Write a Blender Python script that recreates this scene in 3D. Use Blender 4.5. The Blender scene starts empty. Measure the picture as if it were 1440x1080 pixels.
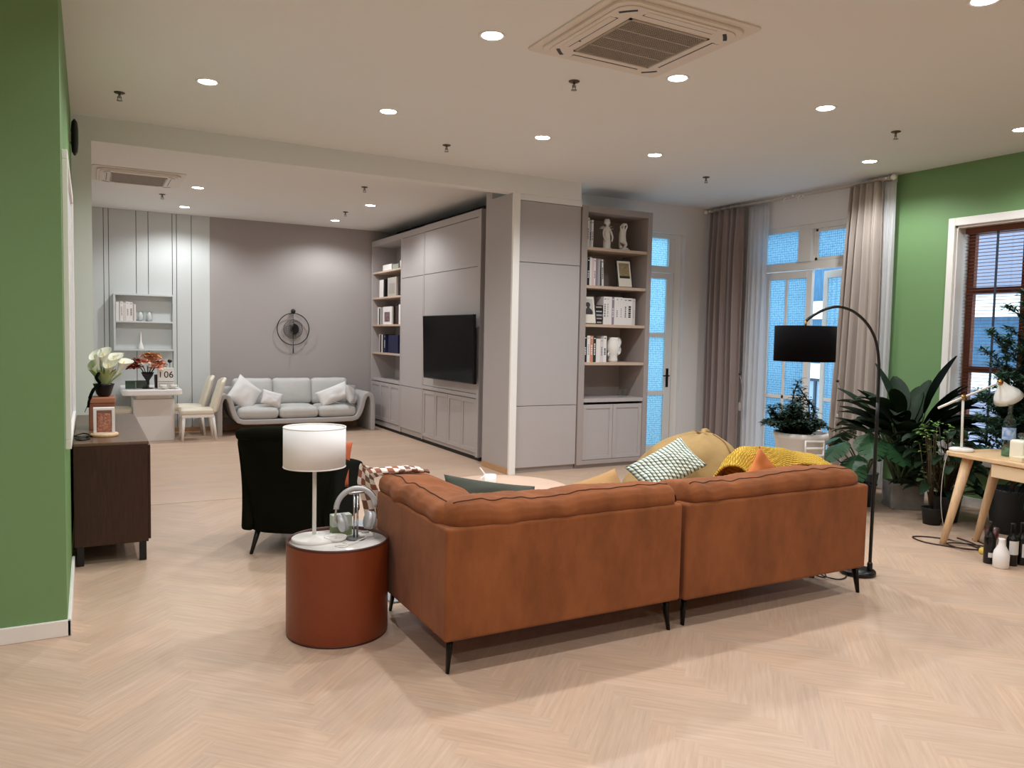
import bpy, bmesh, math, random
from math import sin, cos, pi, radians, sqrt
from mathutils import Vector, Matrix, Euler, noise
random.seed(7)
SC = bpy.context.scene
COL = SC.collection

# ------------------------------------------------------------------ materials
def lin(c):
    return tuple(((v/255)/12.92 if v/255 <= 0.04045 else ((v/255+0.055)/1.055)**2.4) for v in c) + (1.0,)
MATS = {}
def mat(name, rgb, rough=0.5, metal=0.0, var=0.0, vscale=8.0, bump=0.0, bscale=60.0, stretch=None,
        spec=0.5, sheen=0.0, trans=0.0, ior=1.45, emit=None, estr=0.0, alpha=None, rgb2=None):
    if name in MATS: return MATS[name]
    m = bpy.data.materials.new(name); m.use_nodes = True
    nt = m.node_tree; N = nt.nodes; L = nt.links
    b = N['Principled BSDF']
    b.inputs['Base Color'].default_value = lin(rgb)
    b.inputs['Roughness'].default_value = rough
    b.inputs['Metallic'].default_value = metal
    b.inputs['Specular IOR Level'].default_value = spec
    b.inputs['Sheen Weight'].default_value = sheen
    b.inputs['Transmission Weight'].default_value = trans
    b.inputs['IOR'].default_value = ior
    if emit:
        b.inputs['Emission Color'].default_value = lin(emit); b.inputs['Emission Strength'].default_value = estr
    if var or bump:
        tc = N.new('ShaderNodeTexCoord'); mp = N.new('ShaderNodeMapping')
        L.new(tc.outputs['Object'], mp.inputs['Vector'])
        if stretch: mp.inputs['Scale'].default_value = stretch
    if var:
        nz = N.new('ShaderNodeTexNoise'); nz.inputs['Scale'].default_value = vscale
        nz.inputs['Detail'].default_value = 6; nz.inputs['Roughness'].default_value = 0.6
        L.new(mp.outputs['Vector'], nz.inputs['Vector'])
        cr = N.new('ShaderNodeValToRGB')
        a = lin(rgb2) if rgb2 else tuple(x*(1-var) for x in lin(rgb)[:3]) + (1,)
        c = lin(rgb) if rgb2 else tuple(min(1, x*(1+var*.6)) for x in lin(rgb)[:3]) + (1,)
        cr.color_ramp.elements[0].color = a; cr.color_ramp.elements[0].position = .32
        cr.color_ramp.elements[1].color = c; cr.color_ramp.elements[1].position = .68
        L.new(nz.outputs['Fac'], cr.inputs['Fac']); L.new(cr.outputs['Color'], b.inputs['Base Color'])
    if bump:
        n2 = N.new('ShaderNodeTexNoise'); n2.inputs['Scale'].default_value = bscale; n2.inputs['Detail'].default_value = 4
        L.new(mp.outputs['Vector'], n2.inputs['Vector'])
        bp = N.new('ShaderNodeBump'); bp.inputs['Strength'].default_value = bump; bp.inputs['Distance'].default_value = .01
        L.new(n2.outputs['Fac'], bp.inputs['Height']); L.new(bp.outputs['Normal'], b.inputs['Normal'])
    MATS[name] = m
    return m

def wood_floor():
    m = bpy.data.materials.new('oak planks'); m.use_nodes = True
    nt = m.node_tree; N = nt.nodes; L = nt.links; b = N['Principled BSDF']
    at = N.new('ShaderNodeAttribute'); at.attribute_name = 'tone'
    uv = N.new('ShaderNodeUVMap'); uv.uv_map = 'UVMap'
    mp = N.new('ShaderNodeMapping'); mp.inputs['Scale'].default_value = (2.2, 34, 1); L.new(uv.outputs['UV'], mp.inputs['Vector'])
    nz = N.new('ShaderNodeTexNoise'); nz.inputs['Scale'].default_value = 1.6; nz.inputs['Detail'].default_value = 8; nz.inputs['Roughness'].default_value = .62
    L.new(mp.outputs['Vector'], nz.inputs['Vector'])
    cr = N.new('ShaderNodeValToRGB')
    cr.color_ramp.elements[0].color = lin((184, 156, 134)); cr.color_ramp.elements[0].position = .25
    cr.color_ramp.elements[1].color = lin((208, 181, 158)); cr.color_ramp.elements[1].position = .72
    L.new(nz.outputs['Fac'], cr.inputs['Fac'])
    mx = N.new('ShaderNodeMix'); mx.data_type = 'RGBA'; mx.blend_type = 'MULTIPLY'; mx.inputs['Factor'].default_value = 1
    L.new(cr.outputs['Color'], mx.inputs['A']); L.new(at.outputs['Color'], mx.inputs['B'])
    L.new(mx.outputs['Result'], b.inputs['Base Color'])
    b.inputs['Roughness'].default_value = .42; b.inputs['Specular IOR Level'].default_value = .35
    bp = N.new('ShaderNodeBump'); bp.inputs['Strength'].default_value = .06; bp.inputs['Distance'].default_value = .004
    L.new(nz.outputs['Fac'], bp.inputs['Height']); L.new(bp.outputs['Normal'], b.inputs['Normal'])
    return m

def pane_mat(name, tint, mixt=.25):
    """rolled privacy glass: a lattice relief scatters daylight, a little passes straight through"""
    m = bpy.data.materials.new(name); m.use_nodes = True
    nt = m.node_tree; N = nt.nodes; L = nt.links; N.remove(N['Principled BSDF'])
    out = N['Material Output']
    tc = N.new('ShaderNodeTexCoord'); mp = N.new('ShaderNodeMapping'); mp.inputs['Rotation'].default_value = (0, 0, 0)
    L.new(tc.outputs['Object'], mp.inputs['Vector'])
    vo = N.new('ShaderNodeTexVoronoi'); vo.inputs['Scale'].default_value = 34; vo.inputs['Randomness'].default_value = .25
    L.new(mp.outputs['Vector'], vo.inputs['Vector'])
    cr = N.new('ShaderNodeValToRGB'); t = lin(tint)
    cr.color_ramp.elements[0].color = tuple(min(1, x*1.2+.05) for x in t[:3]) + (1,); cr.color_ramp.elements[0].position = .1
    cr.color_ramp.elements[1].color = tuple(x*.62 for x in t[:3]) + (1,); cr.color_ramp.elements[1].position = .62
    L.new(vo.outputs['Distance'], cr.inputs['Fac'])
    tl = N.new('ShaderNodeBsdfTranslucent'); L.new(cr.outputs['Color'], tl.inputs['Color'])
    tr = N.new('ShaderNodeBsdfTransparent'); tr.inputs['Color'].default_value = t
    gl = N.new('ShaderNodeBsdfGlossy'); gl.inputs['Roughness'].default_value = .15
    bp = N.new('ShaderNodeBump'); bp.inputs['Strength'].default_value = .4; bp.inputs['Distance'].default_value = .01
    L.new(vo.outputs['Distance'], bp.inputs['Height']); L.new(bp.outputs['Normal'], gl.inputs['Normal'])
    m1 = N.new('ShaderNodeMixShader'); m1.inputs[0].default_value = mixt
    L.new(tl.outputs[0], m1.inputs[1]); L.new(tr.outputs[0], m1.inputs[2])
    m2 = N.new('ShaderNodeMixShader'); m2.inputs[0].default_value = .05
    L.new(m1.outputs[0], m2.inputs[1]); L.new(gl.outputs[0], m2.inputs[2])
    L.new(m2.outputs[0], out.inputs['Surface'])
    return m

def clear_glass(name, tint=(235, 245, 245), rough=0.0, g=.12):
    m = bpy.data.materials.new(name); m.use_nodes = True
    nt = m.node_tree; N = nt.nodes; L = nt.links; N.remove(N['Principled BSDF'])
    tr = N.new('ShaderNodeBsdfTransparent'); tr.inputs['Color'].default_value = lin(tint)
    gl = N.new('ShaderNodeBsdfGlossy'); gl.inputs['Roughness'].default_value = rough + .02
    mx = N.new('ShaderNodeMixShader'); mx.inputs[0].default_value = g
    L.new(tr.outputs[0], mx.inputs[1]); L.new(gl.outputs[0], mx.inputs[2]); L.new(mx.outputs[0], N['Material Output'].inputs['Surface'])
    return m

def sheer_mat(name, rgb, thru=.35):
    m = bpy.data.materials.new(name); m.use_nodes = True
    nt = m.node_tree; N = nt.nodes; L = nt.links; N.remove(N['Principled BSDF'])
    df = N.new('ShaderNodeBsdfDiffuse'); df.inputs['Color'].default_value = lin(rgb)
    tl = N.new('ShaderNodeBsdfTranslucent'); tl.inputs['Color'].default_value = lin(rgb)
    tr = N.new('ShaderNodeBsdfTransparent')
    a = N.new('ShaderNodeMixShader'); a.inputs[0].default_value = .5
    L.new(df.outputs[0], a.inputs[1]); L.new(tl.outputs[0], a.inputs[2])
    b = N.new('ShaderNodeMixShader'); b.inputs[0].default_value = thru
    L.new(a.outputs[0], b.inputs[1]); L.new(tr.outputs[0], b.inputs[2]); L.new(b.outputs[0], N['Material Output'].inputs['Surface'])
    return m

def checker_mat(name, c1, c2, c3, scale):
    m = bpy.data.materials.new(name); m.use_nodes = True
    nt = m.node_tree; N = nt.nodes; L = nt.links; b = N['Principled BSDF']; b.inputs['Roughness'].default_value = .95
    uv = N.new('ShaderNodeUVMap'); uv.uv_map = 'UVMap'
    ck = N.new('ShaderNodeTexChecker'); ck.inputs['Scale'].default_value = scale
    ck.inputs['Color1'].default_value = lin(c1); L.new(uv.outputs['UV'], ck.inputs['Vector'])
    nz = N.new('ShaderNodeTexWhiteNoise'); nz.noise_dimensions = '2D'
    mul = N.new('ShaderNodeVectorMath'); mul.operation = 'SCALE'; mul.inputs['Scale'].default_value = scale
    fl = N.new('ShaderNodeVectorMath'); fl.operation = 'FLOOR'
    L.new(uv.outputs['UV'], mul.inputs[0]); L.new(mul.outputs[0], fl.inputs[0]); L.new(fl.outputs[0], nz.inputs['Vector'])
    mx = N.new('ShaderNodeMix'); mx.data_type = 'RGBA'
    mx.inputs['A'].default_value = lin(c2); mx.inputs['B'].default_value = lin(c3); L.new(nz.outputs['Value'], mx.inputs['Factor'])
    L.new(mx.outputs['Result'], ck.inputs['Color2']); L.new(ck.outputs['Color'], b.inputs['Base Color'])
    return m

def stripe_mat(name, c1, c2, scale, direction='X', thresh=.5, bump=.5):
    """knitted stripes along one UV axis"""
    m = bpy.data.materials.new(name); m.use_nodes = True
    nt = m.node_tree; N = nt.nodes; L = nt.links; b = N['Principled BSDF']; b.inputs['Roughness'].default_value = .95
    uv = N.new('ShaderNodeUVMap'); uv.uv_map = 'UVMap'
    wv = N.new('ShaderNodeTexWave'); wv.bands_direction = direction; wv.inputs['Scale'].default_value = scale
    wv.inputs['Distortion'].default_value = .8; wv.inputs['Detail Scale'].default_value = 3
    L.new(uv.outputs['UV'], wv.inputs['Vector'])
    cr = N.new('ShaderNodeValToRGB'); cr.color_ramp.elements[0].color = lin(c2); cr.color_ramp.elements[1].color = lin(c1)
    cr.color_ramp.elements[0].position = thresh-.12; cr.color_ramp.elements[1].position = thresh+.12
    L.new(wv.outputs['Fac'], cr.inputs['Fac']); L.new(cr.outputs['Color'], b.inputs['Base Color'])
    w2 = N.new('ShaderNodeTexWave'); w2.bands_direction = 'DIAGONAL'; w2.inputs['Scale'].default_value = scale*1.2; w2.inputs['Distortion'].default_value = 2
    L.new(uv.outputs['UV'], w2.inputs['Vector'])
    ad = N.new('ShaderNodeMath'); ad.operation = 'ADD'; L.new(wv.outputs['Fac'], ad.inputs[0]); L.new(w2.outputs['Fac'], ad.inputs[1])
    bp = N.new('ShaderNodeBump'); bp.inputs['Strength'].default_value = bump; bp.inputs['Distance'].default_value = .012
    L.new(ad.outputs[0], bp.inputs['Height']); L.new(bp.outputs['Normal'], b.inputs['Normal'])
    return m

def brick_mat(name, c1, c2, cm):
    m = bpy.data.materials.new(name); m.use_nodes = True
    nt = m.node_tree; N = nt.nodes; L = nt.links; b = N['Principled BSDF']; b.inputs['Roughness'].default_value = .9
    tc = N.new('ShaderNodeTexCoord'); mp = N.new('ShaderNodeMapping'); mp.inputs['Rotation'].default_value = (radians(90), 0, radians(90))
    L.new(tc.outputs['Object'], mp.inputs['Vector'])
    bk = N.new('ShaderNodeTexBrick'); bk.inputs['Scale'].default_value = 4
    bk.inputs['Color1'].default_value = lin(c1); bk.inputs['Color2'].default_value = lin(c2); bk.inputs['Mortar'].default_value = lin(cm)
    L.new(mp.outputs['Vector'], bk.inputs['Vector']); L.new(bk.outputs['Color'], b.inputs['Base Color'])
    return m

# ------------------------------------------------------------------ mesh builder
class MB:
    def __init__(self): self.v = []; self.f = []; self.s = []; self.m = []; self.uv = {}; self.mi = 0
    def add(self, vs, fs, smooth=False, M=None, uvs=None):
        o = len(self.v)
        for p in vs:
            p = Vector(p); self.v.append(M @ p if M else p)
        for i, f in enumerate(fs):
            if uvs: self.uv[len(self.f)] = uvs[i]
            self.f.append(tuple(o+k for k in f)); self.s.append(smooth); self.m.append(self.mi)
        return self
    def box(self, x0, x1, y0, y1, z0, z1, M=None):
        if x0 > x1: x0, x1 = x1, x0
        if y0 > y1: y0, y1 = y1, y0
        if z0 > z1: z0, z1 = z1, z0
        vs = [(x, y, z) for z in (z0, z1) for y in (y0, y1) for x in (x0, x1)]
        return self.add(vs, [(0,2,3,1),(4,5,7,6),(0,1,5,4),(2,6,7,3),(0,4,6,2),(1,3,7,5)], False, M)
    def prism(self, poly, z0, z1, M=None, smooth=False):
        n = len(poly); vs = [(x, y, z0) for x, y in poly] + [(x, y, z1) for x, y in poly]
        self.add(vs, [tuple(range(n-1, -1, -1)), tuple(range(n, 2*n))], False, M)
        o = len(self.v) - 2*n
        for i in range(n):
            j = (i+1) % n
            self.f.append((o+i, o+j, o+n+j, o+n+i)); self.s.append(smooth); self.m.append(self.mi)
        return self
    def tube(self, pts, r, n=8, closed=False, smooth=True, flat=1.0):
        pts = [Vector(p) for p in pts]; k = len(pts); vs = []; fs = []
        prev = None
        for i, p in enumerate(pts):
            if closed: t = pts[(i+1) % k] - pts[i-1]
            elif i == 0: t = pts[1]-p
            elif i == k-1: t = p-pts[i-1]
            else: t = pts[i+1]-pts[i-1]
            if t.length < 1e-9: t = Vector((0,0,1))
            t.normalize()
            if prev is None:
                a = Vector((0,0,1)) if abs(t.z) < .9 else Vector((1,0,0))
                u = t.cross(a).normalized()
            else:
                u = prev - t*prev.dot(t)
                if u.length < 1e-6: u = t.orthogonal()
                u.normalize()
            prev = u; w = t.cross(u); rr = r[i] if isinstance(r, (list, tuple)) else r
            for j in range(n):
                a = 2*pi*j/n; vs.append(p + u*cos(a)*rr + w*sin(a)*rr*flat)
        m = k if closed else k-1
        for i in range(m):
            for j in range(n):
                a = i*n+j; b = i*n+(j+1) % n; c = ((i+1) % k)*n+(j+1) % n; d = ((i+1) % k)*n+j
                fs.append((a, b, c, d))
        self.add(vs, fs, smooth)
        if not closed:
            o = len(self.v)-k*n
            self.f.append(tuple(o+j for j in range(n-1, -1, -1))); self.s.append(False); self.m.append(self.mi)
            self.f.append(tuple(o+(k-1)*n+j for j in range(n))); self.s.append(False); self.m.append(self.mi)
        return self
    def cyl(self, p0, p1, r0, r1=None, n=16):
        return self.tube([p0, p1], [r0, r1 if r1 is not None else r0], n)
    def lathe(self, prof, n=24, c=(0,0,0), M=None, sx=1.0, sy=1.0, caps=True):
        k = len(prof); vs = []; fs = []
        for r, z in prof:
            for j in range(n):
                a = 2*pi*j/n; vs.append((c[0]+r*cos(a)*sx, c[1]+r*sin(a)*sy, c[2]+z))
        for i in range(k-1):
            for j in range(n):
                fs.append((i*n+j, i*n+(j+1) % n, (i+1)*n+(j+1) % n, (i+1)*n+j))
        self.add(vs, fs, True, M)
        if caps:
            o = len(self.v)-k*n
            if prof[0][0] > 1e-4: self.f.append(tuple(o+j for j in range(n-1, -1, -1))); self.s.append(False); self.m.append(self.mi)
            if prof[-1][0] > 1e-4: self.f.append(tuple(o+(k-1)*n+j for j in range(n))); self.s.append(False); self.m.append(self.mi)
        return self
    def grid(self, fn, nu, nv, smooth=True, M=None):
        vs = [fn(i/nu, j/nv) for j in range(nv+1) for i in range(nu+1)]; fs = []; uvs = []
        for j in range(nv):
            for i in range(nu):
                a = j*(nu+1)+i; fs.append((a, a+1, a+nu+2, a+nu+1))
                uvs.append([(i/nu, j/nv), ((i+1)/nu, j/nv), ((i+1)/nu, (j+1)/nv), (i/nu, (j+1)/nv)])
        return self.add(vs, fs, smooth, M, uvs)
    def soft(self, x0, x1, y0, y1, z0, z1, r=.05, n=10, puff=0.0, wr=0.0, seed=0, M=None, pside=0.0):
        """rounded, stuffed box"""
        c = Vector(((x0+x1)/2, (y0+y1)/2, (z0+z1)/2)); h = Vector(((x1-x0)/2, (y1-y0)/2, (z1-z0)/2))
        r = min(r, h.x*.98, h.y*.98, h.z*.98); vs = []; idx = {}; fs = []
        def cell(a):
            s = max(n, 4); k = 2*a/s-1
            return math.copysign(abs(k)**.8, k)
        def put(p):
            key = tuple(round(q, 5) for q in p)
            if key in idx: return idx[key]
            q = Vector((p[0]*h.x, p[1]*h.y, p[2]*h.z))
            inn = Vector((max(-h.x+r, min(h.x-r, q.x)), max(-h.y+r, min(h.y-r, q.y)), max(-h.z+r, min(h.z-r, q.z))))
            d = q-inn; o = inn + (d.normalized()*r if d.length > 1e-9 else Vector())
            fx, fy, fz = 1-(o.x/h.x)**2, 1-(o.y/h.y)**2, 1-(o.z/h.z)**2
            o.z += math.copysign(1, o.z)*puff*fx*fy*(abs(o.z)/h.z)
            o.y += math.copysign(1, o.y)*pside*fx*fz*(abs(o.y)/h.y)
            if wr:
                w = noise.noise(Vector((o.x*5+seed, o.y*5, o.z*5)))*wr + noise.noise(Vector((o.x*14+seed, o.y*9, o.z*14)))*wr*.5
                o += (d.normalized() if d.length > 1e-9 else Vector((0,0,1)))*w
            idx[key] = len(vs); vs.append(c+o); return idx[key]
        s = max(n, 4)
        for ax in range(3):
            for sg in (-1, 1):
                for i in range(s):
                    for j in range(s):
                        q = []
                        for (a, b) in ((i, j), (i+1, j), (i+1, j+1), (i, j+1)):
                            p = [0, 0, 0]; p[ax] = sg; p[(ax+1) % 3] = cell(a); p[(ax+2) % 3] = cell(b); q.append(put(p))
                        fs.append(tuple(q) if sg > 0 else tuple(reversed(q)))
        return self.add(vs, fs, True, M)
    def pillow(self, w, h, t, n=14, M=None, wr=.01, seed=0):
        vs = []; idx = {}; fs = []; uvs = []
        for side in (1, -1):
            for j in range(n+1):
                for i in range(n+1):
                    u, v = 2*i/n-1, 2*j/n-1
                    e = max(0, (1-abs(u)**2.4)*(1-abs(v)**2.4))**.55
                    pin = 1-.07*(1-abs(v)**2) if True else 1
                    x = u*w/2*(1-.06*(1-v*v)); y = v*h/2*(1-.06*(1-u*u))
                    z = side*t/2*e + noise.noise(Vector((u*2+seed, v*2, side)))*wr*e*2
                    edge = abs(u) == 1 or abs(v) == 1
                    idx[(side, i, j)] = idx[(1, i, j)] if (edge and side < 0) else len(vs)
                    if not (edge and side < 0): vs.append((x, y, z))
            for j in range(n):
                for i in range(n):
                    q = [idx[(side, i, j)], idx[(side, i+1, j)], idx[(side, i+1, j+1)], idx[(side, i, j+1)]]
                    uu = [(i/n, j/n), ((i+1)/n, j/n), ((i+1)/n, (j+1)/n), (i/n, (j+1)/n)]
                    if side < 0: q.reverse(); uu.reverse()
                    fs.append(tuple(q)); uvs.append(uu)
        return self.add(vs, fs, True, M, uvs)
    def leaf(self, base, d, length, width, droop=.4, fold=.25, n=7, tip=1.0, roll=0.0, prof=None):
        base = Vector(base); d = Vector(d).normalized(); up = Vector((0,0,1))
        side = d.cross(up)
        side = side.normalized() if side.length > 1e-3 else Vector((1,0,0))
        side = Matrix.Rotation(roll, 3, d) @ side
        vs = []; fs = []; p = base.copy(); cur = d.copy(); st = length/n
        for i in range(n+1):
            t = i/n
            w = width*(prof(t) if prof else sin(pi*min(1, t*.93+.04))**.75)
            nrm = side.cross(cur).normalized()
            vs += [p-side*w/2+nrm*w*fold, p.copy(), p+side*w/2+nrm*w*fold]
            p = p+cur*st; cur = (cur + Vector((0,0,-1))*droop*st/length*1.6).normalized()
        for i in range(n):
            a = i*3; fs += [(a, a+1, a+4, a+3), (a+1, a+2, a+5, a+4)]
        return self.add(vs, fs, True)
    def build(self, name, mats, parent=None, loc=(0,0,0), rz=0.0, world=False, bevel=0.0, seg=2, solid=0.0, sub=0, kind=None, tone=None):
        me = bpy.data.meshes.new(name)
        V = self.v
        if world:
            off = Vector(loc)
            q = parent
            while q: off = off + q.location; q = q.parent
            V = [p-off for p in V]
        me.from_pydata([tuple(p) for p in V], [], self.f)
        if not isinstance(mats, (list, tuple)): mats = [mats]
        for m in mats: me.materials.append(m)
        me.polygons.foreach_set('use_smooth', self.s); me.polygons.foreach_set('material_index', self.m)
        if self.uv:
            ul = me.uv_layers.new(name='UVMap')
            for pi_, p in enumerate(me.polygons):
                if pi_ in self.uv:
                    for k, li in enumerate(p.loop_indices): ul.data[li].uv = self.uv[pi_][k]
        if tone:
            ca = me.color_attributes.new('tone', 'FLOAT_COLOR', 'CORNER')
            for pi_, p in enumerate(me.polygons):
                for li in p.loop_indices: ca.data[li].color = tone[pi_]
        me.update()
        o = bpy.data.objects.new(name, me); COL.objects.link(o)
        o.location = loc; o.rotation_euler = (0, 0, rz)
        if parent: o.parent = parent
        if solid:
            s = o.modifiers.new('thick', 'SOLIDIFY'); s.thickness = solid; s.offset = 0
        if bevel:
            b = o.modifiers.new('bevel', 'BEVEL'); b.width = bevel; b.segments = seg; b.limit_method = 'ANGLE'; b.angle_limit = radians(40)
        if sub:
            s = o.modifiers.new('sub', 'SUBSURF'); s.levels = sub; s.render_levels = sub
        if kind: o['kind'] = kind
        return o

def T(loc=(0,0,0), rot=(0,0,0), sc=None):
    M = Matrix.Translation(Vector(loc)) @ Euler(rot).to_matrix().to_4x4()
    return M
def tag(o, label, cat, group=None, kind=None):
    o['label'] = label; o['category'] = cat
    if group: o['group'] = group
    if kind: o['kind'] = kind
    return o
def thing(name, label, cat, loc=(0,0,0), rz=0.0, group=None):
    o = bpy.data.objects.new(name, None); COL.objects.link(o); o.empty_display_size = .1
    o.location = loc; o.rotation_euler = (0,0,rz)
    return tag(o, label, cat, group)
def dup(src, loc, rz=None, label=None, group=None):
    def cp(s, par):
        c = s.copy(); COL.objects.link(c); c.parent = par
        for ch in list(s.children): cp(ch, c)
        return c
    kids = list(src.children); r = src.copy(); COL.objects.link(r)
    for ch in kids: cp(ch, r)
    r.location = loc
    if rz is not None: r.rotation_euler = (0,0,rz)
    if label: r['label'] = label
    if group: r['group'] = group
    return r
def struct(name, mb, m, **k): return mb.build(name, m, kind='structure', **k)
def catmull(P, n=8):
    P = [Vector(p) for p in P]; out = []
    for i in range(len(P)-1):
        a = P[max(0, i-1)]; b = P[i]; c = P[i+1]; d = P[min(len(P)-1, i+2)]
        for k in range(n):
            t = k/n
            out.append(.5*((2*b)+(c-a)*t+(2*a-5*b+4*c-d)*t*t+(3*b-a-3*c+d)*t**3))
    out.append(P[-1]); return out

# ------------------------------------------------------------------ palette
WHITE = mat('white paint', (236, 233, 228), .45)
CEIL = mat('ceiling paint', (232, 231, 228), .8)
PALE = mat('pale grey green panel paint', (204, 208, 207), .6)
TAUPE = mat('taupe wall paint', (166, 159, 157), .75)
GREYWALL = mat('warm white wall paint', (234, 231, 229), .7)
GREEN = mat('leaf green wall paint', (114, 150, 100), .6, bump=.03, bscale=90)
GREENL = mat('leaf green side paint', (112, 150, 92), .6)
CAB = mat('dove grey lacquer', (176, 169, 168), .42)
CABIN = mat('dove grey cabinet lining', (162, 152, 148), .5)
SHELF = mat('shelf oak edge', (196, 172, 152), .5, var=.1, vscale=6, stretch=(2, 20, 20))
GAPSHADE = mat('dark gap and shade', (40, 36, 34), .8)  # near-black for joints; also paints shade on wall and boards above television cabinets
WOODB = mat('oak skirting', (190, 150, 112), .5, var=.2, vscale=5, stretch=(2, 20, 20))
BLACK = mat('black metal', (18, 18, 19), .35)
BLACKF = mat('black fabric', (12, 11, 13), .95, spec=.1)
CHROME = mat('chrome', (205, 205, 205), .18, metal=1)
STEEL = mat('brushed steel', (150, 150, 150), .35, metal=1)
BRASS = mat('brass', (170, 130, 70), .3, metal=1)
SUEDE = mat('tan suede', (139, 83, 49), .85, var=.24, vscale=4.0, stretch=(1.6, 1.6, .75), bump=.12, bscale=180, spec=.12, sheen=.08)
SEAM = mat('dark tan piping', (78, 44, 26), .8)
LEGM = mat('gunmetal leg', (30, 27, 26), .3, metal=.6)
TERRA = mat('terracotta leather', (130, 60, 30), .42, var=.08, vscale=3, bump=.04, bscale=140)
MAROON = mat('dark maroon rim', (74, 34, 26), .4)
MARBLE = mat('white marble', (228, 226, 222), .2, var=.12, vscale=5)
LAMPW = mat('white lamp shade linen', (246, 245, 245), .9, bump=.03, bscale=200)
VELVET = mat('dark olive velvet', (17, 18, 10), .9, var=.25, vscale=4, spec=.08)
WALNUT = mat('dark walnut', (58, 32, 20), .4, var=.35, vscale=5, stretch=(14, 14, 1.2))
WALNUTT = mat('dark walnut top', (104, 80, 62), .3, var=.2, vscale=5, stretch=(14, 1.2, 14))
BOXB = mat('tan leatherette box', (142, 88, 64), .6, bump=.05)
OAK = mat('light ash wood', (222, 188, 148), .5, var=.16, vscale=5, stretch=(10, 10, 1.2))
OAKT = mat('light ash table top', (222, 188, 146), .45, var=.16, vscale=5, stretch=(12, 1.5, 12))
GREYLEATHER = mat('light grey leather', (196, 196, 194), .55, bump=.04, bscale=80, var=.05)
GREYSHELL = mat('grey leather shell', (178, 176, 175), .5, bump=.04, bscale=80)
PILW = mat('off white cushion', (224, 224, 224), .85, bump=.06)
CREAM = mat('cream leather', (226, 217, 200), .5)
SCREEN = mat('tv screen glass', (4, 4, 5), .14, spec=.08)
LEAFD = mat('dark glossy leaf', (26, 46, 26), .6, var=.4, vscale=5, spec=.3)
LEAFM = mat('monstera leaf', (44, 80, 48), .4, var=.35, vscale=6)
LEAFC = mat('blue green needle', (62, 96, 76), .6, var=.4, vscale=9)
LEAFL = mat('bright young leaf', (110, 150, 70), .5, var=.3, vscale=9)
STEMM = mat('brown stem', (74, 58, 38), .8)
SOIL = mat('potting soil', (48, 36, 28), .95)
CONC = mat('grey concrete', (150, 148, 144), .85, var=.22, vscale=7, bump=.1)
DPOT = mat('dark slate plastic pot', (44, 50, 54), .5)
WPOT = mat('white plastic bin', (222, 220, 218), .45)
CURT = mat('taupe curtain cloth', (150, 134, 130), .9, bump=.05, bscale=120, sheen=.1)
CURTL = mat('light taupe curtain cloth', (178, 166, 157), .9, bump=.05, bscale=120, sheen=.1)
SHEER = sheer_mat('white voile', (240, 240, 242), .3)
KHAKI = mat('khaki canvas', (166, 136, 88), .9, var=.14, vscale=6, bump=.08)
KHAKIB = mat('ochre corduroy', (176, 136, 88), .9, bump=.15, bscale=160)
DKGREEN = mat('sage dark green cushion cloth', (64, 68, 58), .9, bump=.06)
ORANGE = mat('burnt orange cushion cloth', (212, 128, 70), .9, bump=.06)
KNITY = stripe_mat('mustard cable knit', (250, 206, 80), (218, 166, 48), 9, 'Y', .26, .9)
KNITS = stripe_mat('white and teal knit', (224, 230, 216), (70, 104, 100), 5.2, 'X', .2, .8)
CHECK = checker_mat('checked wool', (236, 224, 214), (156, 92, 68), (122, 92, 80), 18)
TABP = mat('pale ash coffee table', (222, 190, 168), .4, var=.06, vscale=4)
RUGM = mat('pale blue grey rug', (168, 174, 182), .95, bump=.3, bscale=120, var=.15, vscale=30)
BLIND = mat('walnut blind slat', (112, 62, 40), .5)
WINWOOD = mat('reddish brown window wood', (120, 66, 44), .5)
PAPER = mat('book paper', (226, 220, 208), .9)
PLASTER = mat('white plaster', (232, 228, 222), .7)
PANE = pane_mat('lattice privacy glass', (190, 224, 247), .2)
GLASS = clear_glass('clear glass', (250, 252, 252), 0, .06)
GRIL = mat('grille dark', (58, 52, 46), .7)
ACW = mat('air conditioner plastic', (224, 216, 206), .5)
LED = mat('downlight led', (255, 250, 242), .5, emit=(255, 250, 244), estr=40)

# ------------------------------------------------------------------ dimensions (metres; camera above the origin, Y into the room)
HN, HB, HT = 3.437, 3.385, 3.23     # near ceiling, back ceiling, beam underside
XL, XR = -0.113, 7.75
YB, YD, YBM = 13.15, 8.40, 7.816    # back wall, wall with the garden door, beam face
XW, YW = -3.6, -4.0

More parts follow.
